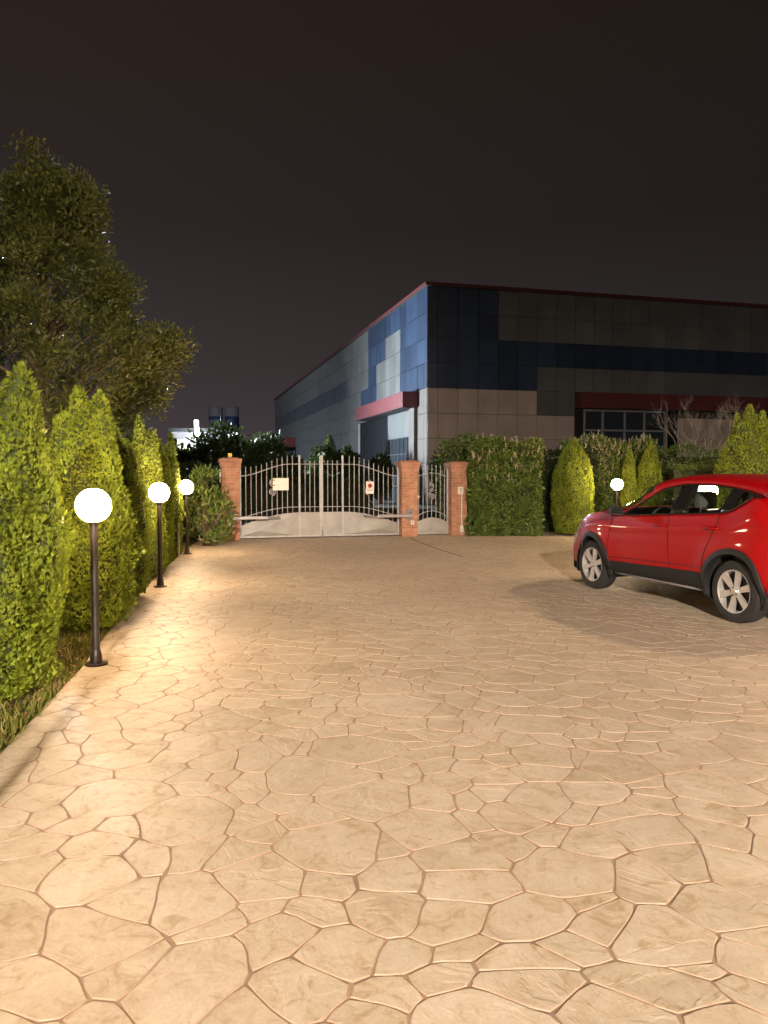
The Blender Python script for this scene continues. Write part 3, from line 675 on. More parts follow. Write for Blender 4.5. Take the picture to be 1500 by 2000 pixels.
def wicket():
    root = empty('pedestrian_gate', GP(4.94, DG, 0), GANG); Wd = .91
    top = lambda x: 1.53+.10*math.sin(math.pi*x/Wd)**1.3; low = lambda x: .47+.17*math.sin(math.pi*x/Wd); pan = lambda x: .32+.14*math.sin(math.pi*x/Wd)
    b = MB(); b.box(0, .035, -.018, .018, .03, 1.60); b.box(Wd-.035, Wd, -.018, .018, .03, 1.78); b.box(.035, Wd-.035, -.016, .016, .03, .065); b.build('frame', M['galv'], root)
    N = 18
    for fn in (top, low): b = MB(); b.tube([(.035+(Wd-.07)*i/N, 0, fn(.035+(Wd-.07)*i/N)) for i in range(N+1)], .011, 6); b.build('rail', M['galv'], root, True)
    for i in range(7):
        x = .10+.1185*i; b = MB(); zt = 1.74+.13*math.sin(math.pi*x/Wd)
        if i == 3: b.tube([(x, 0, pan(x)), (x, 0, .93)], .010, 6); b.tube([(x, 0, 1.40), (x, 0, zt-.05)], .010, 6)
        else: b.tube([(x, 0, pan(x)), (x, 0, zt-.05)], .010, 6)
        spear(b, x, zt); b.build('picket', M['galv'], root)
    x = Wd/2; b = MB(); b.tube(spiral(x, 1.02, .085, 2, R(-90), 1), .011, 6); b.tube(spiral(x, 1.33, .06, 1.8, R(90), 1), .011, 6)
    b.tube([(x-.085, 0, 1.03), (x-.07, 0, 1.10), (x, 0, 1.18), (x+.045, 0, 1.25), (x+.055, 0, 1.32)], .011, 6)
    b.tube(spiral(x-.04, 1.19, .035, 1.2, 0, 1, n=20), .006, 5); b.tube(spiral(x+.04, 1.17, .035, 1.2, 3.1, 1, n=20), .006, 5); b.build('scroll', M['galv'], root, True)
    V = [(.035, 0, .065), (Wd-.035, 0, .065), (x, -.03, .20)] + [(.035+(Wd-.07)*i/16, 0, pan(.035+(Wd-.07)*i/16)) for i in range(17)]
    F = [(0, 1, 2), (0, 2, 3), (2, 1, 19)]+[(2, 4+i, 3+i) for i in range(16)]
    b = MB(); b.add(V, F); b.build('sheet_panel', M['sheet'], root)
    b = MB(); b.tube([(.035+(Wd-.07)*i/N, -.004, pan(.035+(Wd-.07)*i/N)) for i in range(N+1)], .008, 5); b.build('panel_trim', M['galv'], root)
    b = MB(); b.box(-.01, .09, -.04, -.019, .97, 1.05, bev=.006); b.tube([(.03, -.04, 1.02), (.03, -.075, 1.02), (.12, -.075, 1.02)], .009, 6); b.build('lock', M['white_box'], root)
    tag(root, 'narrow arched steel pedestrian gate between the two right brick pillars', 'gate')
wicket()
def opener(side):
    s = 1 if side < 0 else -1; t0 = .18 if side < 0 else 4.77
    root = empty('gate_opener', GP(t0, 0, 0), GANG); X = lambda x: s*x
    b = MB(); b.box(*sorted((X(-.02), X(.16))), -.012, -.001, .44, .70, bev=.002); b.box(*sorted((X(.0), X(.03))), -.07, -.012, .52, .64); b.build('bracket', M['galv_dark'], root)
    b = MB(); b.box(*sorted((X(.0), X(.92))), -.10, -.02, .50, .58, bev=.015); b.build('housing', mat('silver aluminium', (.36, .33, .31), .4, metal=.5, var=.1), root)
    b = MB(); b.tube([(X(.90), -.06, .54), (X(1.18), -.03, .54)], .012, 8); b.box(*sorted((X(1.15), X(1.21))), -.05, DG-.022, .52, .56); b.build('push_rod', M['galv_dark'], root)
    tag(root, 'grey swing-gate motor arm fixed to the left brick pillar' if side < 0 else 'grey swing-gate motor arm fixed to the middle brick pillar', 'gate motor', 'gate motors on the pillars')
opener(-1); opener(1)
def small_box(name, t, d, z0, z1, w, dep, m, label, cat, extra=None):
    root = empty(name, GP(t, d, z0), GANG); b = MB(); b.box(-w/2, w/2, -dep, -.001, 0, z1-z0, bev=min(.01, w/6)); b.build('casing', m, root)
    if extra: extra(root, z1-z0)
    tag(root, label, cat); return root
def ic(root, h):
    b = MB(); b.box(-.035, .035, -.052, -.0505, h*.55, h*.8); b.build('speaker_grille', mat('grille grey', (.42, .38, .32), .6), root)
    b = MB(); b.box(-.02, .02, -.055, -.0505, h*.25, h*.4, bev=.002); b.build('call_button', M['galv'], root)
small_box('intercom', 6.09, 0, 1.08, 1.27, .14, .05, M['white_box'], 'white intercom box on the rightmost brick pillar', 'intercom', ic)
root = empty('cable_conduit', GP(6.13, 0, 0), GANG, label='thin white conduit running down from the intercom to the ground', cat='conduit')
b = MB(); b.tube([(0, -.018, .02), (0, -.018, 1.075)], .013, 8); b.build('pipe', M['white_box'], root, True)
b = MB(); b.box(-.045, .045, -.05, -.001, .10, .26, bev=.006); b.build('junction_box', M['white_box'], root)
b = MB(); b.tube([(.02, -.03, .12), (.10, -.05, .05), (.20, -.08, .09), (.28, -.12, .015)], .008, 6); b.build('cable', M['white_box'], root, True)
small_box('photocell', .20, 0, .33, .43, .10, .045, M['white_box'], 'small cream photocell box with wires on the left brick pillar', 'sensor',
          lambda r, h: (MB().tube([(0, -.02, .0), (-.01, -.03, -.12), (-.10, -.03, -.20), (-.17, -.02, -.16), (-.2, .02, -.18)], .006, 5).build('wire', M['galv_dark'], r, True),
                        MB().tube([(.03, -.02, .0), (.10, -.03, -.09), (.16, -.03, -.03), (.15, -.02, .14)], .006, 5).build('wire', M['galv_dark'], r, True)))
small_box('photocell', 4.78, 0, .31, .41, .09, .045, M['white_box'], 'small cream photocell box low on the middle brick pillar', 'sensor', lambda r, h: MB().box(-.018, .018, -.048, -.0455, .03, .07).build('lens', M['galv_dark'], r))
def mb_extra(root, h):
    b = MB(); b.tube([(.02, -.03, -.42), (.02, -.03, 0)], .017, 8); b.build('stand_pipe', M['white_box'], root)
    b = MB(); b.box(-.055, .055, -.115, -.111, .03, h-.03, bev=.001); b.build('lid', mat('box lid', (.60, .54, .45), .5), root)
small_box('junction_cabinet', -.10, .06, .42, .76, .15, .11, M['white_box'], 'white electric cabinet standing at the left side of the left brick pillar', 'cabinet', mb_extra)
b = MB(); b.box(-.02, .015, -.02, .02, 0, .31, bev=.004); o = b.build('side_light', mat('white enamel', (.85, .80, .78), .4), None, loc=GP(-.03, .05, 1.40)); o.rotation_euler.z = GANG; tag(o, 'slim white strip fixed high on the left flank of the left brick pillar', 'fitting')
root = empty('beacon_light', GP(.21, .2, 2.0), GANG, label='small amber flashing beacon on top of the left brick pillar', cat='beacon')
b = MB(); b.box(-.052, .052, -.052, .052, 0, .02, bev=.004); b.build('base', M['galv_dark'], root)
b = MB(); b.box(-.048, .048, -.048, .048, .021, .108, bev=.012); b.build('lens', M['amber'], root)
# notices
root = empty('notice_board', GP(.43+.16+.128*5.0, DG-.014, 1.20), GANG, label='blank cream notice board hanging behind vine sprigs on the left gate leaf', cat='sign')
b = MB(); b.box(.02, .41, -.006, .0, 0, .30, bev=.002); b.build('board', M['white_sign'], root)
b = MB()
for i in range(14):
    a = random.random(); x = -.03+random.random()*.07; z = .10+random.random()*.22
    b.add([(x, -.009, z), (x+.02, -.010, z+.012), (x+.045, -.009, z+.03*a), (x+.02, -.010, z-.008)], [(0, 1, 2, 3)])
b.tube([(-.03, -.012, .31), (.08, -.012, .30), (.20, -.012, .315), (.33, -.012, .30), (.42, -.012, .32)], .006, 5)
b.build('dry_sprig', mat('dry sprig', (.20, .18, .06), .8), root)
root = empty('warning_sign', GP(4.50-.16-.128*5.62, DG-.014, 1.10), GANG, label='small white notice with a red emblem on the right gate leaf', cat='sign')
b = MB(); b.box(0, .21, -.006, 0, 0, .31, bev=.002); b.build('plate', mat('white notice', (.80, .70, .64), .5), root)
b = MB(); b.add([(.105+.062*math.cos(a), -.008, .205+.062*math.sin(a)) for a in [k*math.pi/10 for k in range(20)]], [tuple(range(20))[::-1]])
b.build('red_emblem', M['red_ink'], root)
b = MB(); b.add([(.105+.028*math.cos(a), -.010, .20+.034*math.sin(a)) for a in [k*math.pi/8 for k in range(16)]], [tuple(range(16))[::-1]]); b.build('dark_figure', mat('black ink', (.05, .03, .03), .6), root)
b = MB()
for k, (wa, wb) in enumerate(((.025, .185), (.03, .18), (.03, .12), (.135, .175))):
    zz = .115-.024*min(k, 2); b.add([(wa, -.008, zz), (wb, -.008, zz), (wb, -.008, zz+.010), (wa, -.008, zz+.010)], [(0, 1, 2, 3)])
b.build('printed_lines', M['grey_ink'], root)
# marker stake by the far lamp
b = MB(); b.lathe([(0, 0), (.022, 0), (.022, .62), (.016, .64), (0, .645)], 12); o = b.build('marker_post', mat('grey pvc', (.45, .42, .40), .5), None, 'auto', loc=(-4.01, 14.95, 0)); tag(o, 'short pale grey marker post left of the farthest left lamp', 'post')

# ------------------------------------------------------------------ factory building
BA = R(15.05); BO = Vector((2.24, 40.0, 0))
def bmat(name, color, rough, var, metal=0, spec=.5, vs=.6):
    """cladding: each panel a slightly different tone, with broad soiling"""
    m = bpy.data.materials.new(name); m.use_nodes = True; nt = m.node_tree; N = nt.nodes; L = nt.links; b = N['Principled BSDF']
    g = N.new('ShaderNodeNewGeometry'); r = N.new('ShaderNodeMapRange'); L.new(g.outputs['Random Per Island'], r.inputs[0]); r.inputs[3].default_value = 1-var; r.inputs[4].default_value = 1+var
    t = N.new('ShaderNodeTexCoord'); n = N.new('ShaderNodeTexNoise'); n.inputs['Scale'].default_value = vs; n.inputs['Detail'].default_value = 5; L.new(t.outputs['Object'], n.inputs['Vector'])
    r2 = N.new('ShaderNodeMapRange'); r2.inputs[1].default_value = .3; r2.inputs[2].default_value = .7; r2.inputs[3].default_value = .82; r2.inputs[4].default_value = 1.15; L.new(n.outputs[0], r2.inputs[0])
    mm = N.new('ShaderNodeMath'); mm.operation = 'MULTIPLY'; L.new(r.outputs[0], mm.inputs[0]); L.new(r2.outputs[0], mm.inputs[1])
    x = N.new('ShaderNodeMixRGB'); x.blend_type = 'MULTIPLY'; x.inputs[0].default_value = 1; x.inputs[1].default_value = (*color, 1); L.new(mm.outputs[0], x.inputs[2]); L.new(x.outputs[0], b.inputs['Base Color'])
    b.inputs['Roughness'].default_value = rough; b.inputs['Metallic'].default_value = metal; b.inputs['Specular IOR Level'].default_value = spec
    return m
M['panel'] = bmat('grey composite panel', (.125, .13, .127), .45, .10, .1)
M['ribbon_glass'] = bmat('grey ribbon glazing', (.06, .075, .095), .35, .18, 0, .5, 1.2)  # lighter copy of the blue glass; reflection put into its colour
M['beige'] = bmat('taupe stone panel', (.42, .33, .28), .7, .07)
M['bglass'] = bmat('blue coated glass', (.024, .041, .076), .35, .32, .0, .5, 1.2)
M['taupe'] = bmat('dark taupe panel', (.09, .075, .065), .7, .07)  # left stone with shade put into its colour against the floodlight
M['dglass'] = bmat('dark glazing', (.02, .028, .035), .12, .3, 0, .8)
M['bred'] = mat('red fascia', (.11, .022, .024), .5, var=.12, vscale=1)
M['backing'] = mat('dark joint backing', (.012, .012, .014), .9)  # plain dark colour behind the panel joints
M['dark_door'] = mat('dark roller door', (.010, .011, .013), .9, spec=.08, var=.2, vscale=1)
M['roof'] = mat('roof felt', (.05, .05, .05), .95)
bld = empty('factory_building', BO, BA, label='long low glass and panel clad factory with red roof edge beyond the gate', cat='building')
# local frame: x along the right facade, y along the left facade (away from the camera); facades at y=0 and x=0
LEN_R, LEN_L = 46.0, 64.0; PH = 1.30; TOPZ = 11.27
rows = [(TOPZ-PH*(i+1), TOPZ-PH*i) for i in range(9)]
b = MB(); b.box(.05, LEN_R, .05, LEN_L, -.03, TOPZ-.05); b.build('core', M['backing'], bld)
b = MB(); b.box(-.10, LEN_R+.05, -.10, LEN_L+.05, TOPZ+.005, TOPZ+.17, bev=.01); b.build('roof', M['roof'], bld)
b = MB(); b.box(-.14, LEN_R+.05, -.14, -.101, TOPZ+.03, TOPZ+.19); b.box(-.14, -.101, -.10, LEN_L+.05, TOPZ+.03, TOPZ+.19); b.build('roof_edge', M['bred'], bld)
parts = {}
def put(kind, key): return parts.setdefault((kind, key), MB())
gp = .012
r_ = random.Random(11)
def panel(mb, face, a0, a1, z0, z1, tilt=0):
    o = tilt*r_.uniform(-1, 1)
    p = .02
    if face == 'R': v = [(a0+gp, -p-o, z0+gp), (a1-gp, -p+o, z0+gp), (a1-gp, -p+o, z1-gp), (a0+gp, -p-o, z1-gp)]; bk = [(q[0], .045, q[2]) for q in v]
    else: v = [(-p-o, a0+gp, z0+gp), (-p+o, a1-gp, z0+gp), (-p+o, a1-gp, z1-gp), (-p-o, a0+gp, z1-gp)]; bk = [(.045, q[1], q[2]) for q in v]
    mb.add(v+bk, [(0, 1, 2, 3), (0, 4, 5, 1), (1, 5, 6, 2), (2, 6, 7, 3), (3, 7, 4, 0)])
def colsof(first, w, L):
    c = [0, first]
    while c[-1] < L-.3: c.append(min(L, c[-1]+w))
    return c
cR = colsof(.55, 1.13, LEN_R); cL = colsof(.55, 1.10, LEN_L)
for ri, (z0, z1) in enumerate(rows):
    if z1 < .1: continue
    z0 = max(z0, .0)
    for i in range(len(cR)-1):
        a0, a1 = cR[i], cR[i+1]; t = (a0+a1)/2
        if ri in (0, 1): k = ('window', 'corner') if t < 3.94 else ('wall', 'p')
        elif ri == 2: k = ('window', 'ribbon')
        elif ri == 3: k = ('window', 'lower') if t < 6.2 else ('wall', 'p')
        elif ri == 4:
            k = ('stone', 'b') if t < 6.2 else ('wall', 'p')
            if 8.46 < t: continue
        else:
            if 8.95 < t < 14.25 and ri in (5, 6): continue
            k = ('stone', 'b')
        if k[0] == 'wall': k = ('wall', 'top' if ri < 2 else 'low')
        panel(put(*k), 'R', a0, a1, z0, z1, .006 if k[0] == 'window' else .001)
    for i in range(len(cL)-1):
        a0, a1 = cL[i], cL[i+1]; s = (a0+a1)/2
        if ri == 0: k = ('window', 'ltop') if s < 13.2 else ('wall', 'p')
        elif ri == 1: k = ('window', 'lc') if s < 4.6 else ('wall', 'p') if s < 8.4 else ('window', 'lm') if s < 13.2 else ('wall', 'p')
        elif ri == 2: k = ('window', 'lc') if s < 4.6 else ('wall', 'p') if s < 10.5 else ('window', 'lm') if s < 13.2 else ('wall', 'p') if s < 19 else ('window', 'lribbon') if s < 61 else ('wall', 'p')
        elif ri == 3: k = ('window', 'lc') if s < 4.6 else ('wall', 'p') if s < 10.5 else ('window', 'llow') if s < 14.3 else ('wall', 'p')
        else:
            if ri == 4 and 1.6 < s < 12.8: continue
            if ri > 4 and 2.65 < s < 15.0: continue
            if 46 < s < 61 and ri in (5, 6, 7, 8): continue
            k = ('stone', 'b') if s < 2.8 or s > 61 else ('wall', 'p')
        if k == ('stone', 'b'): k = ('stone', 'near' if s < 5 else 'far')
        panel(put(k[0], 'L'+k[1]), 'L', a0, a1, z0, z1, .008 if k[0] == 'window' else .002)
for (kind, key), mb in parts.items():
    mb.build({'wall': 'wall_cladding', 'stone': 'stone_cladding', 'window': 'window'}[kind], {'wall': M['panel'], 'stone': M['taupe'] if key[0] == 'L' else M['beige'], 'window': M['ribbon_glass'] if key == 'Llribbon' else M['bglass']}[kind], bld)
# left portal
b = MB(); b.box(-.88, .04, 1.55, 12.75, 5.20, 6.02, bev=.01); c = b.build('canopy', M['bred'], bld)
b = MB(); b.box(-.84, .0, 1.6, 12.7, 5.17, 5.198); b.build('soffit', M['backing'], c)
b = MB(); b.box(-.22, .04, 1.62, 2.60, 0, 5.18, bev=.01); b.build('portal_column', M['taupe'], bld)
dr = MB(); dr.box(-.03, .03, 7.7, 15.0, 0, 5.18); dr = dr.build('door', M['dark_door'], bld)
b = MB()
for k in range(1, 9): b.box(-.05, -.031, 7.7+k*.81-.02, 7.7+k*.81+.02, .05, 5.15)
b.build('door_rib', M['backing'], dr)
w = MB().box(-.02, .02, 2.66, 7.66, 3.72, 5.16).build('window', M['panel'], bld)  # transom glass in the pale panel colour, standing in for its reflection
w = MB().box(-.02, .02, 2.66, 7.66, 0, 3.66).build('window', M['dglass'], bld)
b = MB()
for k in range(0, 7): b.box(-.07, -.021, 2.66+k*.826-.03, 2.66+k*.826+.03, 0, 3.66)
for z in (.9, 1.8, 2.75, 3.69): b.box(-.068, -.0205, 2.72, 7.6, z-.025, z+.025)
b.build('window_frame', mat('dark mullion', (.05, .055, .06), .5), w)
b = MB(); b.box(-.10, .02, 15.02, 15.28, 1.35, 5.15); b.build('door_jamb', mat('white jamb', (.3, .32, .34), .6), bld)
# far portal
b = MB(); b.box(-.95, .04, 45.8, 61.0, 4.55, 5.6, bev=.01); b.build('canopy', mat('dark red canopy', (.16, .03, .03), .6), bld)
b = MB(); b.box(-.02, .03, 46, 61, 0, 4.54); b.build('door', M['dark_door'], bld)
b = MB()
for k in range(6): b.box(-.05, -.021, 46.2+k*2.45, 46.2+k*2.45+1.3, 1.2, 4.2)
b.build('door_panel', M['panel'], bld)
# right portal
b = MB(); b.box(8.47, 30, -.70, .04, 5.18, 6.02, bev=.01); b.build('canopy', M['bred'], bld)
w = MB().box(9.02, 14.2, -.0, .04, 2.1, 5.16).build('window', M['dglass'], bld)
b = MB()
for x in (9.05, 10.18, 11.55, 12.80, 14.14): b.box(x-.06, x+.06, -.05, -.001, 2.1, 5.15)
for z in (4.02, 5.10): b.box(9.12, 14.07, -.048, -.0015, z-.05, z+.05)
b.build('window_frame', mat('grey mullion', (.22, .22, .22), .5), w)
b = MB(); b.box(14.3, 14.95, -.035, -.021, 1.0, 5.15); b.build('door', M['dark_door'], bld)

# ------------------------------------------------------------------ the house behind the viewer, with an added fill floodlight
def house():
    root = empty('house', (2.5, -18.1, 0), 0, label='plain rendered house with an added floodlight behind the viewer', cat='house')
    b = MB(); b.box(-6, 6, -6, 0, -.03, 8.3); b.build('wall', mat('cream render', (.6, .55, .47), .9, var=.1, vscale=1), root)
    b = MB(); b.add([(-6.4, .4, 8.2), (6.4, .4, 8.2), (6.4, -6.4, 8.2), (-6.4, -6.4, 8.2), (-3, -3, 10), (3, -3, 10)], [(0, 1, 5, 4), (1, 2, 5), (2, 3, 4, 5), (3, 0, 4), (0, 3, 2, 1)]); b.build('roof', mat('roof tile', (.3, .12, .07), .9, var=.2), root)
    b = MB(); b.box(-.5, .5, .002, .05, 0, 2.1, bev=.01); b.build('door', mat('wood door', (.2, .1, .05), .5), root)
    for x in (-3.6, 3.6):
        for z in (.9, 3.8): b = MB(); b.box(x-.6, x+.6, .002, .04, z, z+1.4, bev=.01); b.build('window', M['dglass'], root)
house()
root = empty('rear_fill_light', (1.2, -18.0, 7.5), 0, label='added fill floodlight on the house wall behind the viewer', cat='floodlight')
b = MB(); b.box(-.32, .32, .0, .10, -.2, .2, bev=.01); b.tube([(0, -.1, 0), (0, .02, 0)], .03, 8)
b.add([(-.36, .10, .20), (.36, .10, .20), (.36, .9, -.10), (-.36, .9, -.10), (-.36, .10, .215), (.36, .10, .215), (.36, .9, -.085), (-.36, .9, -.085)], [(0, 1, 2, 3), (4, 7, 6, 5), (0, 4, 5, 1), (3, 2, 6, 7), (0, 3, 7, 4), (1, 5, 6, 2)])  # hood shaped to keep this fill light off the upper facade
b.build('housing', M['galv_dark'], root)
b = MB(); b.box(-.28, .28, .101, .12, -.16, .16); b.build('lens', mat('yard flood lens, lit', (.9, .9, .85), .4, emis=(1, .86, .74), estr=REAR_FILL), root)
# ------------------------------------------------------------------ beyond the street, left
def floodlight(x, y, z):
    root = empty('floodlight_mast', (x, y, 0), R(-18), label='bright white floodlight on a mast beside the small lit building at far left', cat='floodlight')
    b = MB(); b.lathe([(.09, 0), (.06, z-.1), (0, z-.1)], 12); b.build('pole', M['galv_dark'], root, 'auto')
    b = MB(); b.box(-.03, .12, -.16, .16, z-.30, z+.52, bev=.01); b.build('housing', M['galv_dark'], root)
    b = MB(); b.box(.121, .15, -.15, .15, z-.28, z+.50); b.build('lens', mat('flood lens, lit', (.8, .85, .9), .4, emis=(.80, .90, 1.0), estr=FLOOD), root)
floodlight(-10.32, 42.0, 4.0)
root = empty('left_fill_light', (-34, 62, 0), 0, label='tall fill lamp added out of view to light the left facade', cat='fill lamp')
b = MB(); b.tube([(0, 0, 0), (0, 0, 7.8), (.4, -.1, 8.3), (1.5, -.3, 8.4)], [.09, .06, .05, .04], 10); b.build('pole', M['galv_dark'], root, True)
b = MB(); b.box(1.4, 2.1, -.45, -.15, 8.36, 8.5, bev=.03); b.build('lamp_head', M['galv_dark'], root)
b = MB(); b.box(1.45, 2.05, -.43, -.17, 8.28, 8.359, bev=.02); b.build('lens', mat('street lens, lit', (.8, .85, .9), .4, emis=(.72, .86, 1.0), estr=LEFT_FILL), root)
root = empty('side_fill_light', (14.0, 15.0, 0), R(202), label='added warm fill floodlight on a mast off to the right, beyond the picture edge', cat='floodlight')
b = MB(); b.lathe([(.07, 0), (.05, 10.6), (0, 10.6)], 12); b.build('pole', M['galv_dark'], root, 'auto')
b = MB(); b.box(-.05, .10, -.26, .26, 10.3, 10.72, bev=.01); b.build('housing', M['galv_dark'], root)
b = MB(); b.box(.101, .12, -.24, .24, 10.34, 10.68); b.build('lens', mat('garden flood lens, lit', (.9, .9, .85), .4, emis=(1, .72, .48), estr=3300.0), root)  # unseen lamp added to brighten the far drive and gate
def small_building():
    root = empty('gatehouse', (-12.2, 44.5, 0), R(12), label='small pale building lit up behind the trees at far left', cat='building')
    wm = mat('pale render', (.26, .24, .24), .8, var=.3, vscale=1.2)
    b = MB(); b.box(-.1, 2.6, 0, 3, -.03, 4.05); b.build('wall', wm, root)
    b = MB(); b.box(-.25, 2.75, -.2, 3.2, 4.055, 4.25, bev=.02); b.build('roof', M['roof'], root)
    b = MB(); b.box(.15, .95, -.04, -.001, 2.2, 3.6, bev=.01); w = b.build('window', mat('lit window', (.8, .8, .6), .5, emis=(1, .86, .58), estr=1.3), root)
    b = MB(); b.box(.08, .15, -.06, -.002, 2.1, 3.7); b.box(.95, 1.02, -.06, -.002, 2.1, 3.7); b.box(.15, .95, -.06, -.002, 3.6, 3.7); b.box(.15, .95, -.06, -.002, 2.1, 2.2); b.build('frame', M['galv_dark'], w)
small_building()
def silo(x, y, h, label, band0, band1):
    root = empty('silo', (x, y, 0), label=label, cat='silo', group='twin silos')
    wh = mat('silo white', (.5, .5, .52), .7, var=.1, vscale=.4)
    b = MB(); b.lathe([(1.28, 3.2), (1.28, h-.1), (1.2, h), (0, h+.12)], 32); b.lathe([(.25, 1.2), (1.28, 3.19), (0, 3.19)], 32); b.build('tank', wh, root, 'auto')
    b = MB(); b.lathe([(1.30, band0), (1.30, band1)], 32); b.build('painted_band', mat('blue band', (.06, .12, .30), .6), root, 'auto')
    for sx in (-1, 1):
        for sy in (-1, 1):
            b = MB(); b.box(sx*.9-.08, sx*.9+.08, sy*.9-.08, sy*.9+.08, -.03, 3.4); b.build('leg', M['galv_dark'], root)
    return root
silo(-30.5, 140, 13.7, 'left one of two pale round silos far behind the trees', 11.4, 12.0)
sr = silo(-27.6, 140, 13.7, 'right one of two pale round silos, with the deep blue band', 10.0, 12.0)
b = MB(); b.add([(-.65, -1.315, 11.0), (-.1, -1.33, 11.05), (.55, -1.31, 11.35), (.1, -1.325, 11.4), (-.5, -1.31, 11.3)], [(0, 1, 2, 3, 4)]); b.build('painted_mark', mat('white mark', (.5, .5, .55), .6), sr)

def bushy(x, y, rx, h, n, label, seed, name='background_tree', leaf='dark_leaf', z0=.4, ll=.26, group='dark trees across the street'):
    r_ = np.random.default_rng(seed+400); root = empty(name, (x, y, 0)); C = []; O = []; b = MB()
    b.tube([(0, 0, -.05), (.05, 0, h*.45), (0, 0, h*.85)], [.14, .09, .03], 8)
    for i in range(n):
        d = unit(r_.normal(0, 1, 3)); s = .45+.55*r_.random()**.5
        k = 1+.35*noise.noise(Vector((d[0]*1.7+seed, d[1]*1.7, d[2]*1.7)))
        p = np.array([d[0]*rx*s*k, d[1]*rx*s*k, z0+(h-z0)*.5+d[2]*(h-z0)*.5*s*k]); C.append(p); O.append(d)
        if i % 6 == 0: b.tube([(0, 0, h*.3), tuple(p*.6+np.array([0, 0, h*.12])), tuple(p)], [.04, .02, .008], 5)
    quads('crown', leafcloud(np.array(C), np.array(O), 42, rx*.26, ll, .4, r_), M[leaf], root); b.build('trunk', M['bark'], root, True)
    tag(root, label, 'tree', group)
bushy(-7.7, 37.0, 1.75, 3.55, 150, 'rounded dark tree just above the amber beacon', 1)
bushy(-9.0, 35.5, .9, 3.0, 60, 'small twiggy tree in front of the floodlight glare', 2)
bushy(-6.0, 38.5, 1.3, 3.3, 90, 'low dark tree between amber beacon and factory end', 3)
bushy(-4.6, 35.0, 1.2, 2.2, 80, 'dark bush behind the outer half of the left gate leaf', 4)
bushy(-3.1, 42.0, .9, 3.2, 60, 'dark bush in front of the factory wall above the left gate leaf', 5)
bushy(-1.9, 42.5, .7, 3.0, 60, 'dark bush at the factory wall above the gate centre', 6)
bushy(-10.9, 33.0, 1.5, 2.9, 90, 'dark bush seen just right of the last left thuja', 7)
bushy(-.2, 41.8, .7, 2.7, 50, 'dark bush just left of the big factory door', 8)
bushy(3.6, 37.6, 1.2, 2.6, 70, 'dark bush below the factory corner', 9)
thuja(-3.25, 45.5, [(0, 0, 3.9, .55)], 'dark pointed conifer silhouette against the bright factory wall', 2500, .12, 12, .1, 'dark trees across the street', 'conifer', 'dark_leaf')
hedge(-9, -.6, 33.3, 34.4, 1.5, 6000, 'low dark hedge across the street seen through the gate bars', leaf='dark_leaf', ll=.14, seed=12, hvar=.25, cat='hedge', M_=R(8))

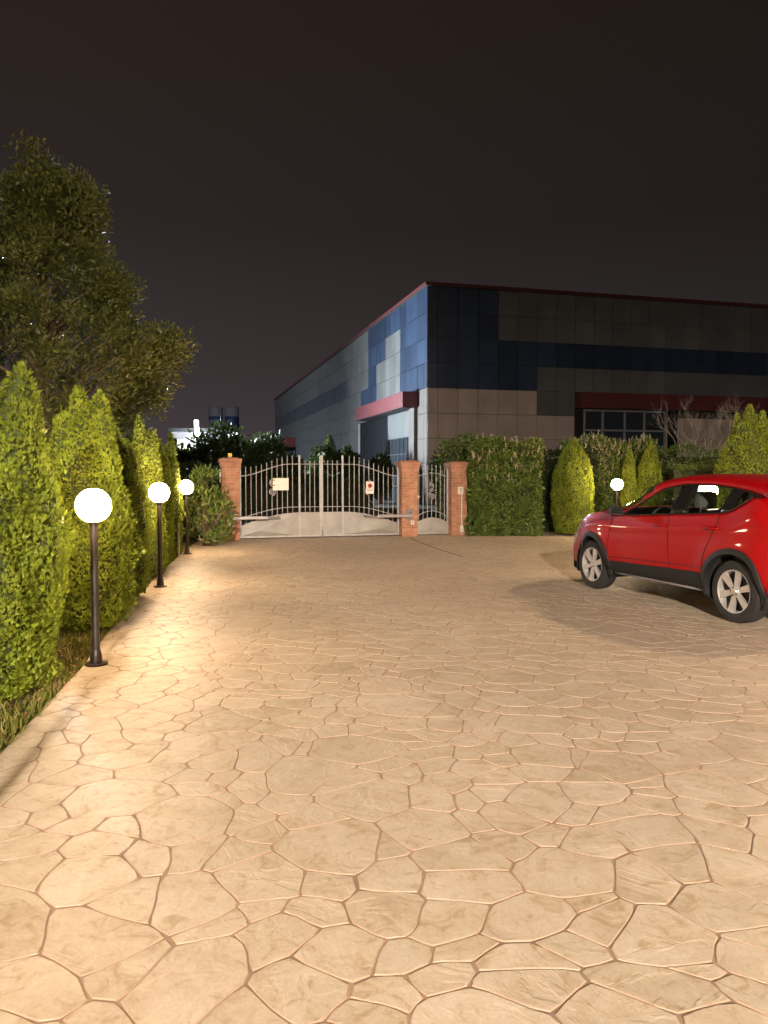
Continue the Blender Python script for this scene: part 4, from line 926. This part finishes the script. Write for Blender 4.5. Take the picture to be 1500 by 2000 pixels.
# ------------------------------------------------------------------ car
def pchip(xs, ys):
    xs = np.array(xs, float); ys = np.array(ys, float)
    if xs[0] > xs[-1]: xs, ys = xs[::-1], ys[::-1]
    h = np.diff(xs); d = np.diff(ys)/h; m = np.zeros(len(xs)); m[0], m[-1] = d[0], d[-1]
    for i in range(1, len(xs)-1):
        if d[i-1]*d[i] > 0: w1, w2 = 2*h[i]+h[i-1], h[i]+2*h[i-1]; m[i] = (w1+w2)/(w1/d[i-1]+w2/d[i])
    def f(x):
        x = min(max(x, xs[0]), xs[-1]); i = min(len(h)-1, max(0, int(np.searchsorted(xs, x))-1)); t = (x-xs[i])/h[i]
        return (2*t**3-3*t**2+1)*ys[i]+(t**3-2*t**2+t)*h[i]*m[i]+(-2*t**3+3*t**2)*ys[i+1]+(t**3-t**2)*h[i]*m[i+1]
    return f
def car():
    red = mat('red car paint', (.30, .0012, .0026), .42, var=.03, vscale=2, coat=.35, spec=.15)
    blk = mat('black plastic trim', (.006, .006, .006), .65, var=.15, vscale=20)
    gloss = mat('gloss black pillar', (.012, .011, .010), .15, coat=.5)
    rub = mat('tyre rubber', (.016, .015, .014), .82, var=.2, vscale=15, bump=.3, bscale=60)
    alloy = mat('silver alloy', (.62, .60, .57), .32, metal=.65)
    ddark = mat('dark wheel well', (.006, .006, .006), .95)
    seatm = mat('grey seat cloth', (.10, .095, .085), .9, var=.15, vscale=30)
    dash = mat('dashboard', (.03, .03, .03), .7)
    gl = glassmat('car side glass', (.80, .88, .82)); glr = glassmat('tinted rear glass', (.30, .34, .32))
    chrome = mat('mirror glass', (.8, .8, .8), .05, metal=1)
    lampr = mat('red tail lens', (.35, .01, .01), .15, coat=1); lampw = mat('clear headlight', (.55, .55, .55), .1, metal=.4, coat=1)
    root = empty('parked_car', (4.14, 9.71, 0), math.atan2(.947, -.322), label='red compact crossover with black wheel arches parked on the right of the drive', cat='car')
    Zc = pchip([-2.14, -2.11, -2.06, -2.0, -1.93, -1.86, -1.7, -1.3, -.87, -.42, .09, .35, .62, .92, 1.12, 1.4, 1.7, 1.95, 2.1, 2.17],
               [.90, .98, 1.12, 1.28, 1.43, 1.50, 1.535, 1.58, 1.605, 1.605, 1.565, 1.50, 1.37, 1.20, 1.125, 1.10, 1.05, .97, .86, .74])
    Zb = pchip([-2.14, -2.0, -1.8, -1.62, -1.53, -1.42, -1.31, -1.19, -.89, -.27, .54, .80, 1.03, 1.36, 1.72, 1.95, 2.1, 2.17],
               [.88, 1.02, 1.22, 1.335, 1.345, 1.29, 1.235, 1.185, 1.16, 1.12, 1.07, 1.065, 1.08, 1.055, .985, .88, .76, .70])
    Zr = pchip([-2.14, -2.0, -1.8, -1.62, -1.53, -1.4, -1.28, -1.04, -.7, -.39, 0, .29, .54, .76, 1.03, 1.36, 1.72, 1.95, 2.1, 2.17],
               [.885, 1.03, 1.23, 1.345, 1.362, 1.395, 1.42, 1.455, 1.478, 1.475, 1.42, 1.285, 1.15, 1.085, 1.085, 1.06, .99, .885, .765, .705])
    Yb = pchip([-2.14, -1.9, -1.6, -1.0, 0, 1.0, 1.5, 1.9, 2.17], [.74, .80, .835, .855, .86, .85, .83, .78, .70])
    Yr = pchip([-2.14, -1.9, -1.6, -1.3, -1.0, -.4, 0, .3, .54, .76, 1.03, 1.5, 1.9, 2.17], [.70, .72, .70, .69, .68, .675, .69, .735, .775, .80, .79, .76, .70, .62])
    BZ = .30; YW = .89
    def bend(x, y):
        k = (abs(y)/YW)**2.6
        c = .0
        if x > 1.2: c = .30*smooth((x-1.2)/.97)
        elif x > -.1 and x <= 1.2: c = 0
        if x < -1.5: c = -.16*smooth((-1.5-x)/.6)
        return x-c*k
    def wsb(x, y, z):   # windscreen bows forward at the centre
        if -.05 < x < 1.2: return x + .0
        return x
    def side_pt(x, z):
        zb = Zb(x); s = max(0, min(1, (z-BZ)/(zb-BZ)))
        y = Yb(x) + .040*math.sin(math.pi*min(1, s*1.02))**.8*(1 if abs(x) < 1.9 else .6) - .045*max(0, 1-s*4)**2
        y += .012*math.exp(-((s-.80)/.05)**2)*(1 if abs(x) < 1.9 else 0)          # shoulder crease
        for wx in (1.315, -1.315):                                                 # swollen arches
            d = math.hypot(x-wx, z-.34); y += .022*math.exp(-((d-.46)/.16)**2)
        return y
    xs = []
    fixed = [2.17, 2.15, 2.10, 2.04, 1.97, 1.9]
    x = 1.85
    while x > -1.86: fixed.append(round(x, 3)); x -= .035
    fixed += [-1.86, -1.90, -1.93, -1.97, -2.0, -2.03, -2.06, -2.09, -2.11, -2.14]
    xs = fixed; NS = len(xs)
    JS = 24; JG = 5; JR = 12
    WC = [(1.315, .345), (-1.315, .345)]; RA = .405
    def pt(i, j):
        x = xs[i]
        if j <= JS:
            z = BZ + (Zb(x)-BZ)*j/JS
            # pull nearby vertices onto the wheel-arch circle so the opening is round
            X, Z = x, z
            for wx, wz in WC:
                d = math.hypot(X-wx, Z-wz)
                if abs(d-RA) < .026 and Z > BZ+.01: X, Z = wx+(X-wx)*RA/d, wz+(Z-wz)*RA/d
            y = side_pt(X, Z); return Vector((bend(X, y), y, Z))
        if j <= JS+JG:
            t = (j-JS)/JG; y = Yb(x)*(1-t)+Yr(x)*t; z = Zb(x)*(1-t)+Zr(x)*t; y += .012*math.sin(math.pi*t)
            return Vector((bend(x, y), y, z))
        t = (j-JS-JG)/JR*math.pi/2; zr, zc, yr = Zr(x), Zc(x), Yr(x)
        p = .62 if x < .35 else .80 if x < .95 else .9
        y = yr*(math.cos(t)**p if t < math.pi/2-1e-6 else 0); z = zr+(zc-zr)*math.sin(t)**(p if x < .35 else 1)
        xx = bend(x, y)
        return Vector((xx, y, z))
    J = JS+JG+JR+1
    G = [[pt(i, j) for j in range(J)] for i in range(NS)]
    sets = {}
    def face(kind, vs): sets.setdefault(kind, []).append(vs)
    def cls(i, j):
        cx_ = (xs[i]+xs[i+1])/2; c = sum((G[a][b_] for a, b_ in ((i, j), (i+1, j), (i+1, j+1), (i, j+1))), Vector())/4
        if j < JS:
            for wx, wz in WC:
                if math.hypot(c.x-wx, c.z-wz) < RA: return None
            return 'body'
        if j < JS+JG:
            t = (j-JS+.5)/JG
            if cx_ > .80 or cx_ < -1.535: return 'body'
            # pillar slants: x shifts with height
            xx = cx_ - .0
            if cx_ > .60: return 'trim_a'
            bp0, bp1 = -.30-.0*t, -.555+.03*t
            if bp1 < cx_ < bp0: return 'trim_b'
            if -1.28 < cx_ < -1.09: return 'trim_c'
            if cx_ < -1.50: return 'trim_d'
            return 'w_front' if cx_ > bp0 else 'w_rear' if cx_ > -1.1 else 'w_quarter'
        t = (j-JS-JG+.5)/JR
        if .22 < cx_ < 1.0 and t > .10: return 'windshield'
        if -2.08 < cx_ < -1.93 and t > .25: return 'rear_screen'
        return 'body'
    for i in range(NS-1):
        for j in range(J-1):
            k = cls(i, j)
            if k is None: continue
            q = [G[i][j], G[i+1][j], G[i+1][j+1], G[i][j+1]]; m_ = [Vector((p.x, -p.y, p.z)) for p in q][::-1]
            if k in ('body', 'windshield', 'rear_screen'): face(k, q); face(k, m_)
            else: face(k+'_l', q); face(k+'_r', m_)
    # nose and tail closing surfaces
    for i, sg in ((0, 1), (NS-1, -1)):
        nn = 10
        rowsY = []
        for j in range(JS+1):
            p = G[i][j]; row = []
            for q in range(nn+1):
                y = p.y*(1-q/nn); x0 = xs[i]; xx = bend(x0, y) + sg*.035*math.sin(math.pi*j/JS)*(1-(1-q/nn)**3)
                row.append(Vector((xx if q else p.x, y, p.z)))
            rowsY.append(row)
        for j in range(JS):
            for q in range(nn):
                f = [rowsY[j][q], rowsY[j][q+1], rowsY[j+1][q+1], rowsY[j+1][q]]; face('body', f); face('body', [Vector((p.x, -p.y, p.z)) for p in f][::-1])
        # cap between the top side row and the roof/hood row
        top = [G[i][j] for j in range(JS, J)]; base = rowsY[JS]
        f = top + [base[q] for q in range(nn, 0, -1)]
        face('body', f); face('body', [Vector((p.x, -p.y, p.z)) for p in f][::-1])
    def emit(kind, name, m, solid=0):
        b = bmesh.new()
        for f in sets[kind]:
            vs = [b.verts.new(p) for p in f]
            try: b.faces.new(vs)
            except ValueError: pass
        bmesh.ops.remove_doubles(b, verts=b.verts[:], dist=.0004); bmesh.ops.recalc_face_normals(b, faces=b.faces[:])
        me = bpy.data.meshes.new(name); b.to_mesh(me); b.free(); me.materials.append(m); me.shade_smooth(); me.set_sharp_from_angle(angle=R(40))
        o = bpy.data.objects.new(name, me); COL.objects.link(o); o.parent = root
        if solid:
            md = o.modifiers.new('thickness', 'SOLIDIFY'); md.thickness = solid; md.offset = -1
            if kind == 'body': me.materials.append(dash); md.material_offset = 1
        return o
    emit('body', 'body', red, .012)
    for k_ in sorted(k for k in sets if k.startswith('trim')): emit(k_, 'window_pillar', gloss, .02)
    for s in 'lr':
        emit('w_front_'+s, 'front_window', gl); emit('w_rear_'+s, 'rear_window', gl); emit('w_quarter_'+s, 'quarter_window', glr)
    emit('windshield', 'windshield', gl); emit('rear_screen', 'rear_screen', glr)
    # black surround strips following the window outline, wheel-arch mouldings, sill cladding
    def surf(x, z, off):
        y = side_pt(x, z)+off; return (bend(x, y), y, z)
    for s in (1, -1):
        b = MB(); xx = [.62-.0+i*(-2.14)/60 for i in range(61)]
        lo = [(bend(x, Yb(x)), s*(Yb(x)+.006), Zb(x)+.004) for x in xx]; hi = [(bend(x, Yr(x)), s*(Yr(x)+.006), Zr(x)-.002) for x in xx]
        b.tube(lo, .011, 6); b.tube(hi, .011, 6); b.build('window_seal', gloss, root, True)
        for wx, wz in WC:
            b = MB(); V = []; F = []; n = 40; prof = [(-.010, -.05), (-.004, .028), (.022, .024), (.054, .014), (.060, -.01)]
            for i in range(n+1):
                a = R(-22)+(math.pi+R(44))*i/n
                for dr, off in prof:
                    X, Z = wx+(RA+dr)*math.cos(a), wz+(RA+dr)*math.sin(a); Z = max(Z, .25)
                    y = side_pt(X, max(Z, BZ+.02))+off; V.append((bend(X, y), s*y, Z))
            k = len(prof)
            for i in range(n):
                for q in range(k-1): F.append((i*k+q, (i+1)*k+q, (i+1)*k+q+1, i*k+q+1))
            b.add(V, F); b.build('arch_moulding', blk, root, 'auto')
            b = MB(); V = []; F = []    # inner wheel well
            for i in range(n+1):
                a = R(-20)+(math.pi+R(40))*i/n
                for y in (.84, .50): V.append((wx+(RA+.004)*math.cos(a), s*y, wz+(RA+.004)*math.sin(a)))
            for i in range(n): F.append((i*2, i*2+1, i*2+3, i*2+2))
            V.append((wx, s*.5, wz)); c_ = len(V)-1
            for i in range(n): F.append((i*2+1, c_, i*2+3))
            b.add(V, F); b.build('wheel_well', ddark, root, True)
        b = MB(); V = []; F = []; xs_ = [.84-i*1.69/30 for i in range(31)]
        prof = [(.285, -.10), (.29, .0), (.335, .020), (.365, .018), (None, .014), (None, -.01)]
        for x in xs_:
            zt = .455 + (.84-x)/1.69*.045
            for q, (z, off) in enumerate(prof):
                zz = z if z else (zt-.012 if q == 4 else zt)
                y = side_pt(x, max(zz, BZ))+off; V.append((x, s*y, zz))
        k = len(prof)
        for i in range(30):
            for q in range(k-1): F.append((i*k+q, (i+1)*k+q, (i+1)*k+q+1, i*k+q+1))
        b.add(V, F); b.build('sill_cladding', blk, root, 'auto')
        b = MB(); b.tube([(.84, s*.81, .285), (-.85, s*.81, .285)], .016, 8); b.build('sill_bar', M['galv_dark'], root, True)
        # door shut lines and handles
        b = MB()
        def seam(pts):
            P_ = [Vector(surf(x, z, .0012)) for x, z in pts]
            for p in P_: p.y *= s
            b.tube(P_, .0042, 4)
        seam([(-.27-.045*(1-i/10), .46+(1.10-.46)*i/10) for i in range(11)])
        seam([(.90+.0*i-.06*(i/10)**2, .46+(1.05-.46)*i/10) for i in range(11)])
        seam([(-.885+(-.20)*smooth(i/14)**1.3-.0, .52+(1.16-.52)*i/14) for i in range(15)])
        seam([(.86-i*1.70/20, .505+i*.0022) for i in range(21)])
        b.build('door_seam', ddark, root)
        for hx, hz in ((-.14, .985), (-1.0, 1.005)):
            b = MB(); P_ = []
            for i in range(9):
                x = hx+.10-.20*i/8; p = Vector(surf(x, hz, .004+.024*math.sin(math.pi*i/8)**.5)); p.y *= s; P_.append(p)
            b.tube(P_, [.012, .014, .015, .016, .016, .016, .015, .014, .012], 8); b.build('door_handle', red, root, True)
        # door mirror
        mr = MB(); bmx = bmesh.new(); bmesh.ops.create_uvsphere(bmx, u_segments=20, v_segments=12, radius=1)
        for v in bmx.verts:
            v.co = Vector((.60+.075*v.co.x*(1 if v.co.x > 0 else .25), s*(.985+.105*(abs(v.co.y)**.8)*(1 if v.co.y > 0 else -1)), 1.125+.070*(abs(v.co.z)**.8)*(1 if v.co.z > 0 else -1)))
        mr.bm(bmx); mo = mr.build('door_mirror', blk, root, True)
        b = MB(); n = 20; b.add([(.578, s*(.985+.088*abs(math.cos(a))**.8*(1 if math.cos(a) > 0 else -1)), 1.125+.056*abs(math.sin(a))**.8*(1 if math.sin(a) > 0 else -1)) for a in [2*math.pi*i/n for i in range(n)]], [tuple(range(n))])
        b.build('mirror_glass', chrome, mo)
        b = MB(); b.tube([(.62, s*.86, 1.075), (.61, s*.93, 1.09)], .02, 8); b.build('mirror_stalk', blk, mo)
        # front lamp, tail lamp
        b = MB(); V = []; F = []
        for i in range(7):
            for q in range(4):
                x = 2.14-.30*i/6; z = Zb(x)-.03-.13*q/3*(1-.4*i/6); p = surf(x, z, .006); V.append((p[0], s*p[1], p[2]))
        for i in range(6):
            for q in range(3): F.append((i*4+q, (i+1)*4+q, (i+1)*4+q+1, i*4+q+1))
        b.add(V, F); b.build('headlight', lampw, root, True)
        b = MB(); V = []; F = []
        for i in range(7):
            for q in range(4):
                x = -1.87-.27*i/6; z = min(Zb(x)-.02, 1.12)-.16*q/3; p = surf(x, z, .006); V.append((p[0], s*p[1], p[2]))
        for i in range(6):
            for q in range(3): F.append((i*4+q, (i+1)*4+q, (i+1)*4+q+1, i*4+q+1))
        b.add(V, F); b.build('tail_light', lampr, root, True)
    # bumpers' black lower halves
    for sg, xe in ((1, 2.17), (-1, -2.14)):
        b = MB(); V = []; F = []; n = 24
        for i in range(n+1):
            y = (-.66+1.32*i/n) if sg > 0 else (-.70+1.40*i/n); x0 = bend(xe, y)
            for dx, z in ((-.02, .20), (.040, .22), (.050, .36), (.030, .47), (.0, .475)): V.append((x0+sg*dx, y, z))
        for i in range(n):
            for q in range(4): F.append((i*5+q, (i+1)*5+q, (i+1)*5+q+1, i*5+q+1))
        b.add(V, F); b.build('bumper_trim', blk, root, 'auto')
    b = MB(); b.box(-1.9, 1.9, -.55, .55, .24, .31); b.box(-.85, .85, -.78, .78, .262, .32); b.build('underbody', ddark, root)
    b = MB(); b.box(2.155, 2.205, -.42, .42, .55, .68, bev=.02); b.build('grille', blk, root)
    # interior
    def seat(x, y, rear=False):
        st = MB(); w = .25
        st.box(x-.02, x+.46, y-w, y+w, .42, .58, bev=.05)
        Mx = Matrix.Translation((x, y, .52)) @ Matrix.Rotation(R(-14), 4, 'Y'); st.box(-.10, .05, -w, w, .0, .62, M=Mx, bev=.05); so = st.build('seat', seatm, root, 'auto')
        h = MB(); Mh = Matrix.Translation((x-.16, y, 1.16)) @ Matrix.Rotation(R(-8), 4, 'Y'); h.box(-.055, .05, -.135, .135, .03, .235, M=Mh, bev=.045); h.tube([(x-.155, y-.06, 1.05), (x-.165, y-.06, 1.22)], .007, 6); h.tube([(x-.155, y+.06, 1.05), (x-.165, y+.06, 1.22)], .007, 6); h.build('headrest', seatm, so, 'auto')
    seat(-.13, .36); seat(-.13, -.36); seat(-1.05, .38, True); seat(-1.05, -.38, True)
    b = MB(); b.box(.62, 1.05, -.72, .72, .70, 1.03, bev=.06); b.build('dashboard', dash, root, 'auto')
    b = MB(); Ms = Matrix.Translation((.50, .36, 1.0)) @ Matrix.Rotation(R(68), 4, 'Y')
    b.tube([Ms @ Vector((.185*math.cos(a), .185*math.sin(a), 0)) for a in [2*math.pi*i/28 for i in range(29)]], .014, 8)
    for a in (0, 2.2, -2.2): b.tube([Ms @ Vector((0, 0, -.01)), Ms @ Vector((.18*math.cos(a), .18*math.sin(a), 0))], .014, 6)
    b.lathe([(0, .0), (.06, .0), (.055, .02), (0, .03)], 16, Ms); b.build('steering_wheel', dash, root, True)
    b = MB(); b.box(.34, .37, -.10, .10, 1.36, 1.42, bev=.01); b.build('rear_view_mirror', dash, root)
    # wheels
    def wheel(wx, s):
        wr = bpy.data.objects.new('wheel', None); COL.objects.link(wr); wr.parent = root; wr.location = (wx, s*.755, .343); wr.rotation_euler = (R(-90) if s > 0 else R(90), random.random()*.6+.2, 0)
        # local z points outwards
        wr.rotation_euler = (R(-90*s), 0, 0)
        b = MB(); pr = [(.225, -.10), (.285, -.108), (.325, -.098), (.341, -.075), (.343, 0), (.341, .075), (.325, .098), (.285, .110), (.240, .108), (.225, .098)]
        b.lathe(pr, 48, cap=False); b.build('tyre', rub, wr, 'auto')
        b = MB(); b.lathe([(.222, .100), (.228, .106), (.234, .107), (.234, .100), (.218, .06), (.212, -.08), (.225, -.10)], 48, cap=False)
        for k in range(6):
            a = 2*math.pi*k/6+.3; ca, sa = math.cos(a), math.sin(a); V = []
            for (r, hw, z) in ((.045, .026, .088), (.12, .030, .092), (.185, .036, .092), (.222, .044, .096)):
                for q in (-1, 1):
                    for zz in (z, z-.03): V.append((r*ca-q*hw*sa, r*sa+q*hw*ca, zz))
            F = []
            for i in range(3):
                o = i*4; F += [(o, o+4, o+6, o+2), (o+1, o+3, o+7, o+5), (o, o+1, o+5, o+4), (o+2, o+6, o+7, o+3)]
            F += [(0, 2, 3, 1), (12, 13, 15, 14)]; b.add(V, F)
        b.lathe([(0, .06), (.062, .06), (.062, .086), (.055, .094), (.035, .096), (.032, .101), (.0, .103)], 24); b.build('rim', alloy, wr, 'auto')
        b = MB(); b.lathe([(0, .02), (.215, .02), (.215, .0), (0, .0)], 32); b.build('brake_disc', mat('dark brake', (.03, .025, .02), .7), wr)
        b = MB()
        for k in range(5): b.lathe([(0, .099), (.008, .099), (.008, .104), (0, .104)], 8, Matrix.Translation((.043*math.cos(k*1.257), .043*math.sin(k*1.257), 0)))
        b.build('wheel_nut', blk, wr)
    for wx in (1.315, -1.315):
        for s in (1, -1): wheel(wx, s)
car()
